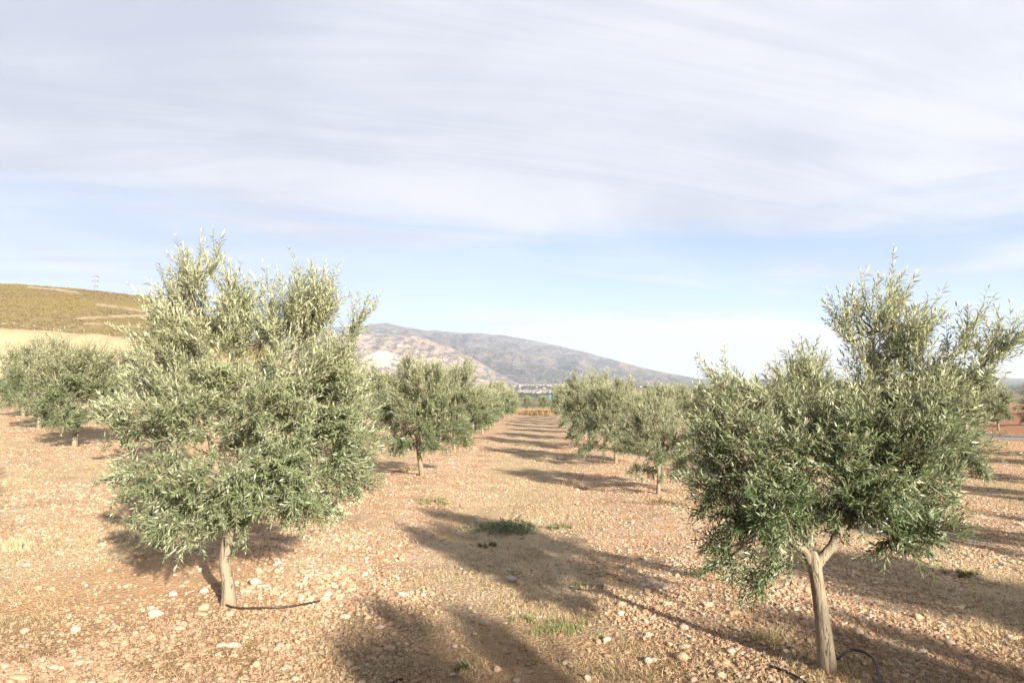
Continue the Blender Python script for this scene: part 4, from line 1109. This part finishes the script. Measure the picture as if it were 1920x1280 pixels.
# ------------------------------------------------------------------ drip hoses, fallen sticks
def ground_tube(name, pts, r, material, label, cat, lift=.0, n=40):
    P_ = []
    for px, py, lz in pts:
        Yd = gd(py); p = at(px, py, Yd); P_.append((p.x, Yd, h1(p.x, Yd) + r + lz + .005))
    sp = spline(P_, n); b_ = Bag(); b_.tube(sp, np.full(n, r), sides=8, cap=True)
    return tag(link(name, b_.mesh(name), None, [material]), label, cat)
ground_tube('hose', [(408, 1128, .0), (418, 1142, .01), (445, 1147, .01), (490, 1146, .02), (540, 1140, .01), (585, 1128, 0), (615, 1118, -.01)], .008, PLASTIC, 'black irrigation hose curling out to the right from the big left trunk', 'hose')
ground_tube('hose', [(1570, 1240, .02), (1590, 1233, .05), (1615, 1236, .06), (1638, 1248, .05), (1648, 1268, .02), (1650, 1290, 0)], .008, PLASTIC, 'black irrigation hose looping over the ground at the right of the forked trunk', 'hose')
ground_tube('hose', [(1440, 1238, -.004), (1470, 1252, 0), (1500, 1268, 0), (1530, 1290, -.004)], .008, PLASTIC, 'dusty dark hose running down left of the forked trunk to the bottom edge', 'hose')
ground_tube('hose', [(690, 1283, 0), (715, 1270, .0), (745, 1255, 0), (755, 1250, -.01)], .008, PLASTIC, 'short stretch of half buried dark hose in the shade at the bottom edge', 'hose')
ground_tube('stick', [(126, 832, .0), (150, 828, .02), (165, 824, .0)], .012, TWIG, 'dark fallen stick on the pale ground right of the far left trunk', 'stick', n=10)
ground_tube('stick', [(1650, 1187, 0), (1700, 1182, .01), (1745, 1180, 0)], .004, TWIG, 'thin pale twig lying in sun right of the forked trunk', 'stick', n=12)
ground_tube('stick', [(1455, 1196, 0), (1475, 1180, .02), (1480, 1160, .05)], .0025, TWIG, 'thin grey twig leaning up left of the forked trunk', 'stick', n=10)
ground_tube('stick', [(560, 1175, 0), (600, 1165, .01), (640, 1160, 0)], .003, TWIG, 'thin twig on the stones below the left hose', 'stick', n=12)

# ------------------------------------------------------------------ pylon on the left ridge
MET = m_plain('galvanised_steel', (.42, .43, .44), .5, .6)
D0 = 330.; top = at(180, 516, D0); botz = float(zpix(548, D0)) - 12
py_ = empty('pylon', (top.x, D0, botz)); tag(py_, 'lattice power pylon barely showing over the left hill ridge', 'pylon')
Ht = top.z - botz
def bar(bag, a, b_, r=.045): bag.tube(np.array([a, b_], float), [r, r], sides=4, cap=False)
hw = lambda z: 1.7 * (1 - z / Ht) + .30
for sx in (-1, 1):
    for sy in (-1, 1):
        b_ = Bag(); bar(b_, (sx * hw(0), sy * hw(0), 0), (sx * hw(Ht), sy * hw(Ht), Ht), .07); link('leg', b_.mesh('leg', False), py_, [MET])
b_ = Bag(); zs = np.linspace(0, Ht, 12)
for z0, z1 in zip(zs[:-1], zs[1:]):
    for sy in (-1, 1):
        bar(b_, (-hw(z0), sy * hw(z0), z0), (hw(z1), sy * hw(z1), z1)); bar(b_, (hw(z0), sy * hw(z0), z0), (-hw(z1), sy * hw(z1), z1))
        bar(b_, (sy * hw(z0), -hw(z0), z0), (sy * hw(z1), hw(z1), z1))
link('bracing', b_.mesh('bracing', False), py_, [MET])
for z0, wd in ((Ht - .8, 1.6), (Ht - 3.2, 2.0), (Ht - 5.6, 1.6)):
    b_ = Bag(); bar(b_, (-wd, 0, z0), (wd, 0, z0), .12); bar(b_, (-wd, 0, z0), (0, 0, z0 + .9), .08); bar(b_, (wd, 0, z0), (0, 0, z0 + .9), .08)
    link('crossarm', b_.mesh('crossarm', False), py_, [MET])

# ------------------------------------------------------------------ far buildings
WHITE = m_plain('white_render', (.52, .46, .43), .8, 0, .35, .012); ROOF = m_plain('roof_tile', (.36, .26, .21), .9, 0, .2, .1)
BLUE = m_plain('turquoise_sheet', (.10, .34, .44), .5, 0, .06, .1); GREY = m_plain('grey_roof', (.35, .36, .37), .7)
def gable(bag, c, d, h_, rz):
    cs, sn = math.cos(rz), math.sin(rz); a, b2 = d[0] / 2 * 1.04, d[1] / 2 * 1.04
    v = np.array([[-a, -b2, 0], [a, -b2, 0], [a, b2, 0], [-a, b2, 0], [-a, 0, h_], [a, 0, h_]], float)
    v = np.stack([v[:, 0] * cs - v[:, 1] * sn, v[:, 0] * sn + v[:, 1] * cs, v[:, 2]], -1) + np.array(c)
    bag.add(v, np.array([[0, 1, 5, 4], [2, 3, 4, 5]]), np.array([[0, 4, 3], [1, 2, 5]]))
walls, roofs = Bag(), Bag()
def houses(n, u0, u1, d0, d1, seed, su_):
    rs = np.random.default_rng(seed)
    for i in range(n):
        u = u0 + (u1 - u0) * (rs.beta(2, 2)); D = rs.uniform(d0, d1); xx = (u - 1010) / F * D
        w_, l_, h_ = rs.uniform(8, 16) * su_, rs.uniform(8, 20) * su_, rs.uniform(5, 10) * su_; rz = rs.uniform(-.5, .5); z = h1(xx, D)
        walls.box((xx, D, z + h_ / 2 - 1), (w_, l_, h_ + 2), rz); gable(roofs, (xx, D, z + h_), (w_, l_), h_ * .3, rz)
houses(300, 955, 1065, 4150, 4600, 1, .95); houses(190, 970, 1062, 2700, 3100, 2, .8); houses(60, 930, 1300, 2300, 4500, 3, .9)
ve = empty('village', (0, 3000, 0)); tag(ve, 'white houses of a distant village along the foot of the mountain', 'village', kind='stuff')
for bag, nm, mm in ((walls, 'walls', WHITE), (roofs, 'roofs', ROOF)):
    o = link(nm, bag.mesh(nm, False), ve, [mm]); o.location = (0, -3000, 0); o['kind'] = 'stuff'
# blue and white shed
D0 = 520.; a_ = at(1028, 748, D0); b2_ = at(1041, 748, D0); wd = b2_.x - a_.x; hh = at(1030, 740.5, D0).z - a_.z
sh_ = empty('shed', ((a_.x + b2_.x) / 2, D0, a_.z)); tag(sh_, 'small turquoise and white shed beyond the end of the aisle', 'shed')
b_ = Bag(); b_.box((-wd * .20, 0, hh / 2 - .5), (wd * .60, 4, hh + 1)); link('blue_wall', b_.mesh('wall', False), sh_, [BLUE])
b_ = Bag(); b_.box((wd * .30, .2, hh / 2 - .5), (wd * .38, 3.8, hh * .96 + 1)); link('white_wall', b_.mesh('wall', False), sh_, [WHITE])
b_ = Bag(); b_.box((0, 0, hh + .06), (wd * 1.03, 4.3, .12)); link('roof', b_.mesh('roof', False), sh_, [GREY])
# tiny orange farmhouse on the terraces
D0 = 420.; a_ = at(1174, 741, D0); hs = empty('farmhouse', (a_.x, D0, a_.z)); tag(hs, 'tiny orange farmhouse on the brown terraces right of the aisle', 'house')
b_ = Bag(); b_.box((0, 0, 0), (3.4, 3, 3.0)); link('wall', b_.mesh('wall', False), hs, [m_plain('orange_render', (.60, .30, .17), .8)])
b_ = Bag(); gable(b_, (0, 0, 1.5), (3.6, 3.2), .7, 0.0); link('roof', b_.mesh('roof', False), hs, [ROOF])
# dark round trees on the terraces
DKT = m_plain('dark_crown', (.045, .06, .03), 1, 0, .4, 2)
import bmesh
def dark_tree_mesh(seed):
    rs = np.random.default_rng(seed); n = 900
    v = norm(rs.normal(size=(n, 3))); r = (.55 + .45 * rs.random(n)) * (1 + .25 * np.sin(v[:, 0] * 5 + seed) * np.cos(v[:, 1] * 4))
    c = v * r[:, None] * np.array([1.6, 1.4, 1.15]) + np.array([0, 0, 1.9])
    a = norm(rs.normal(size=(n, 3))); b_ = norm(np.cross(a, rs.normal(size=(n, 3)))); s_ = .28
    V = np.stack([c - a * s_, c + b_ * s_, c + a * s_, c - b_ * s_], 1).reshape(-1, 3); k = (np.arange(n) * 4)[:, None]
    tb = Bag(); tb.tube(np.array([[0, 0, -.5], [0, 0, 1.6]]), [.2, .14], sides=5)
    return mesh_np('crown', V, [k + [0, 1, 2, 3]]), tb.mesh('trunk')
dts = [dark_tree_mesh(s_) for s_ in (1, 2)]
for cm, tm in dts: cm.materials.append(DKT); tm.materials.append(BARK)
for i, (px, yb) in enumerate(((1211, 731), (1217, 731), (1222, 732), (1230, 732), (1237, 733), (1246, 733), (1262, 734), (1275, 734))):
    p = at(px, yb, 470.); r_ = empty('round_tree', (p.x, 470 + rt.uniform(-6, 6), p.z), rt.random() * 6, rt.uniform(.7, 1.05))
    tag(r_, 'dark round tree on the brown terraces behind the right row', 'tree', 'dark trees on the terraces')
    cm, tm = dts[i % 2]; link('crown', cm, r_); link('trunk', tm, r_)

# ------------------------------------------------------------------ haze
hz = Bag(); hz.box((0, 5200, 620), (19000, 11400, 1300))
hm = bpy.data.materials.new('haze_air'); hm.use_nodes = True; t = hm.node_tree; t.nodes.clear()
ho_ = t.nodes.new('ShaderNodeOutputMaterial'); pv_ = t.nodes.new('ShaderNodeVolumePrincipled')
pv_.inputs['Color'].default_value = (.74, .84, .98, 1); pv_.inputs['Density'].default_value = 7.0e-5; pv_.inputs['Anisotropy'].default_value = .1
t.links.new(pv_.outputs[0], ho_.inputs['Volume'])
tag(link('haze', hz.mesh('haze', False), None, [hm]), 'thin bluish haze over the far valley', 'haze', kind='stuff')
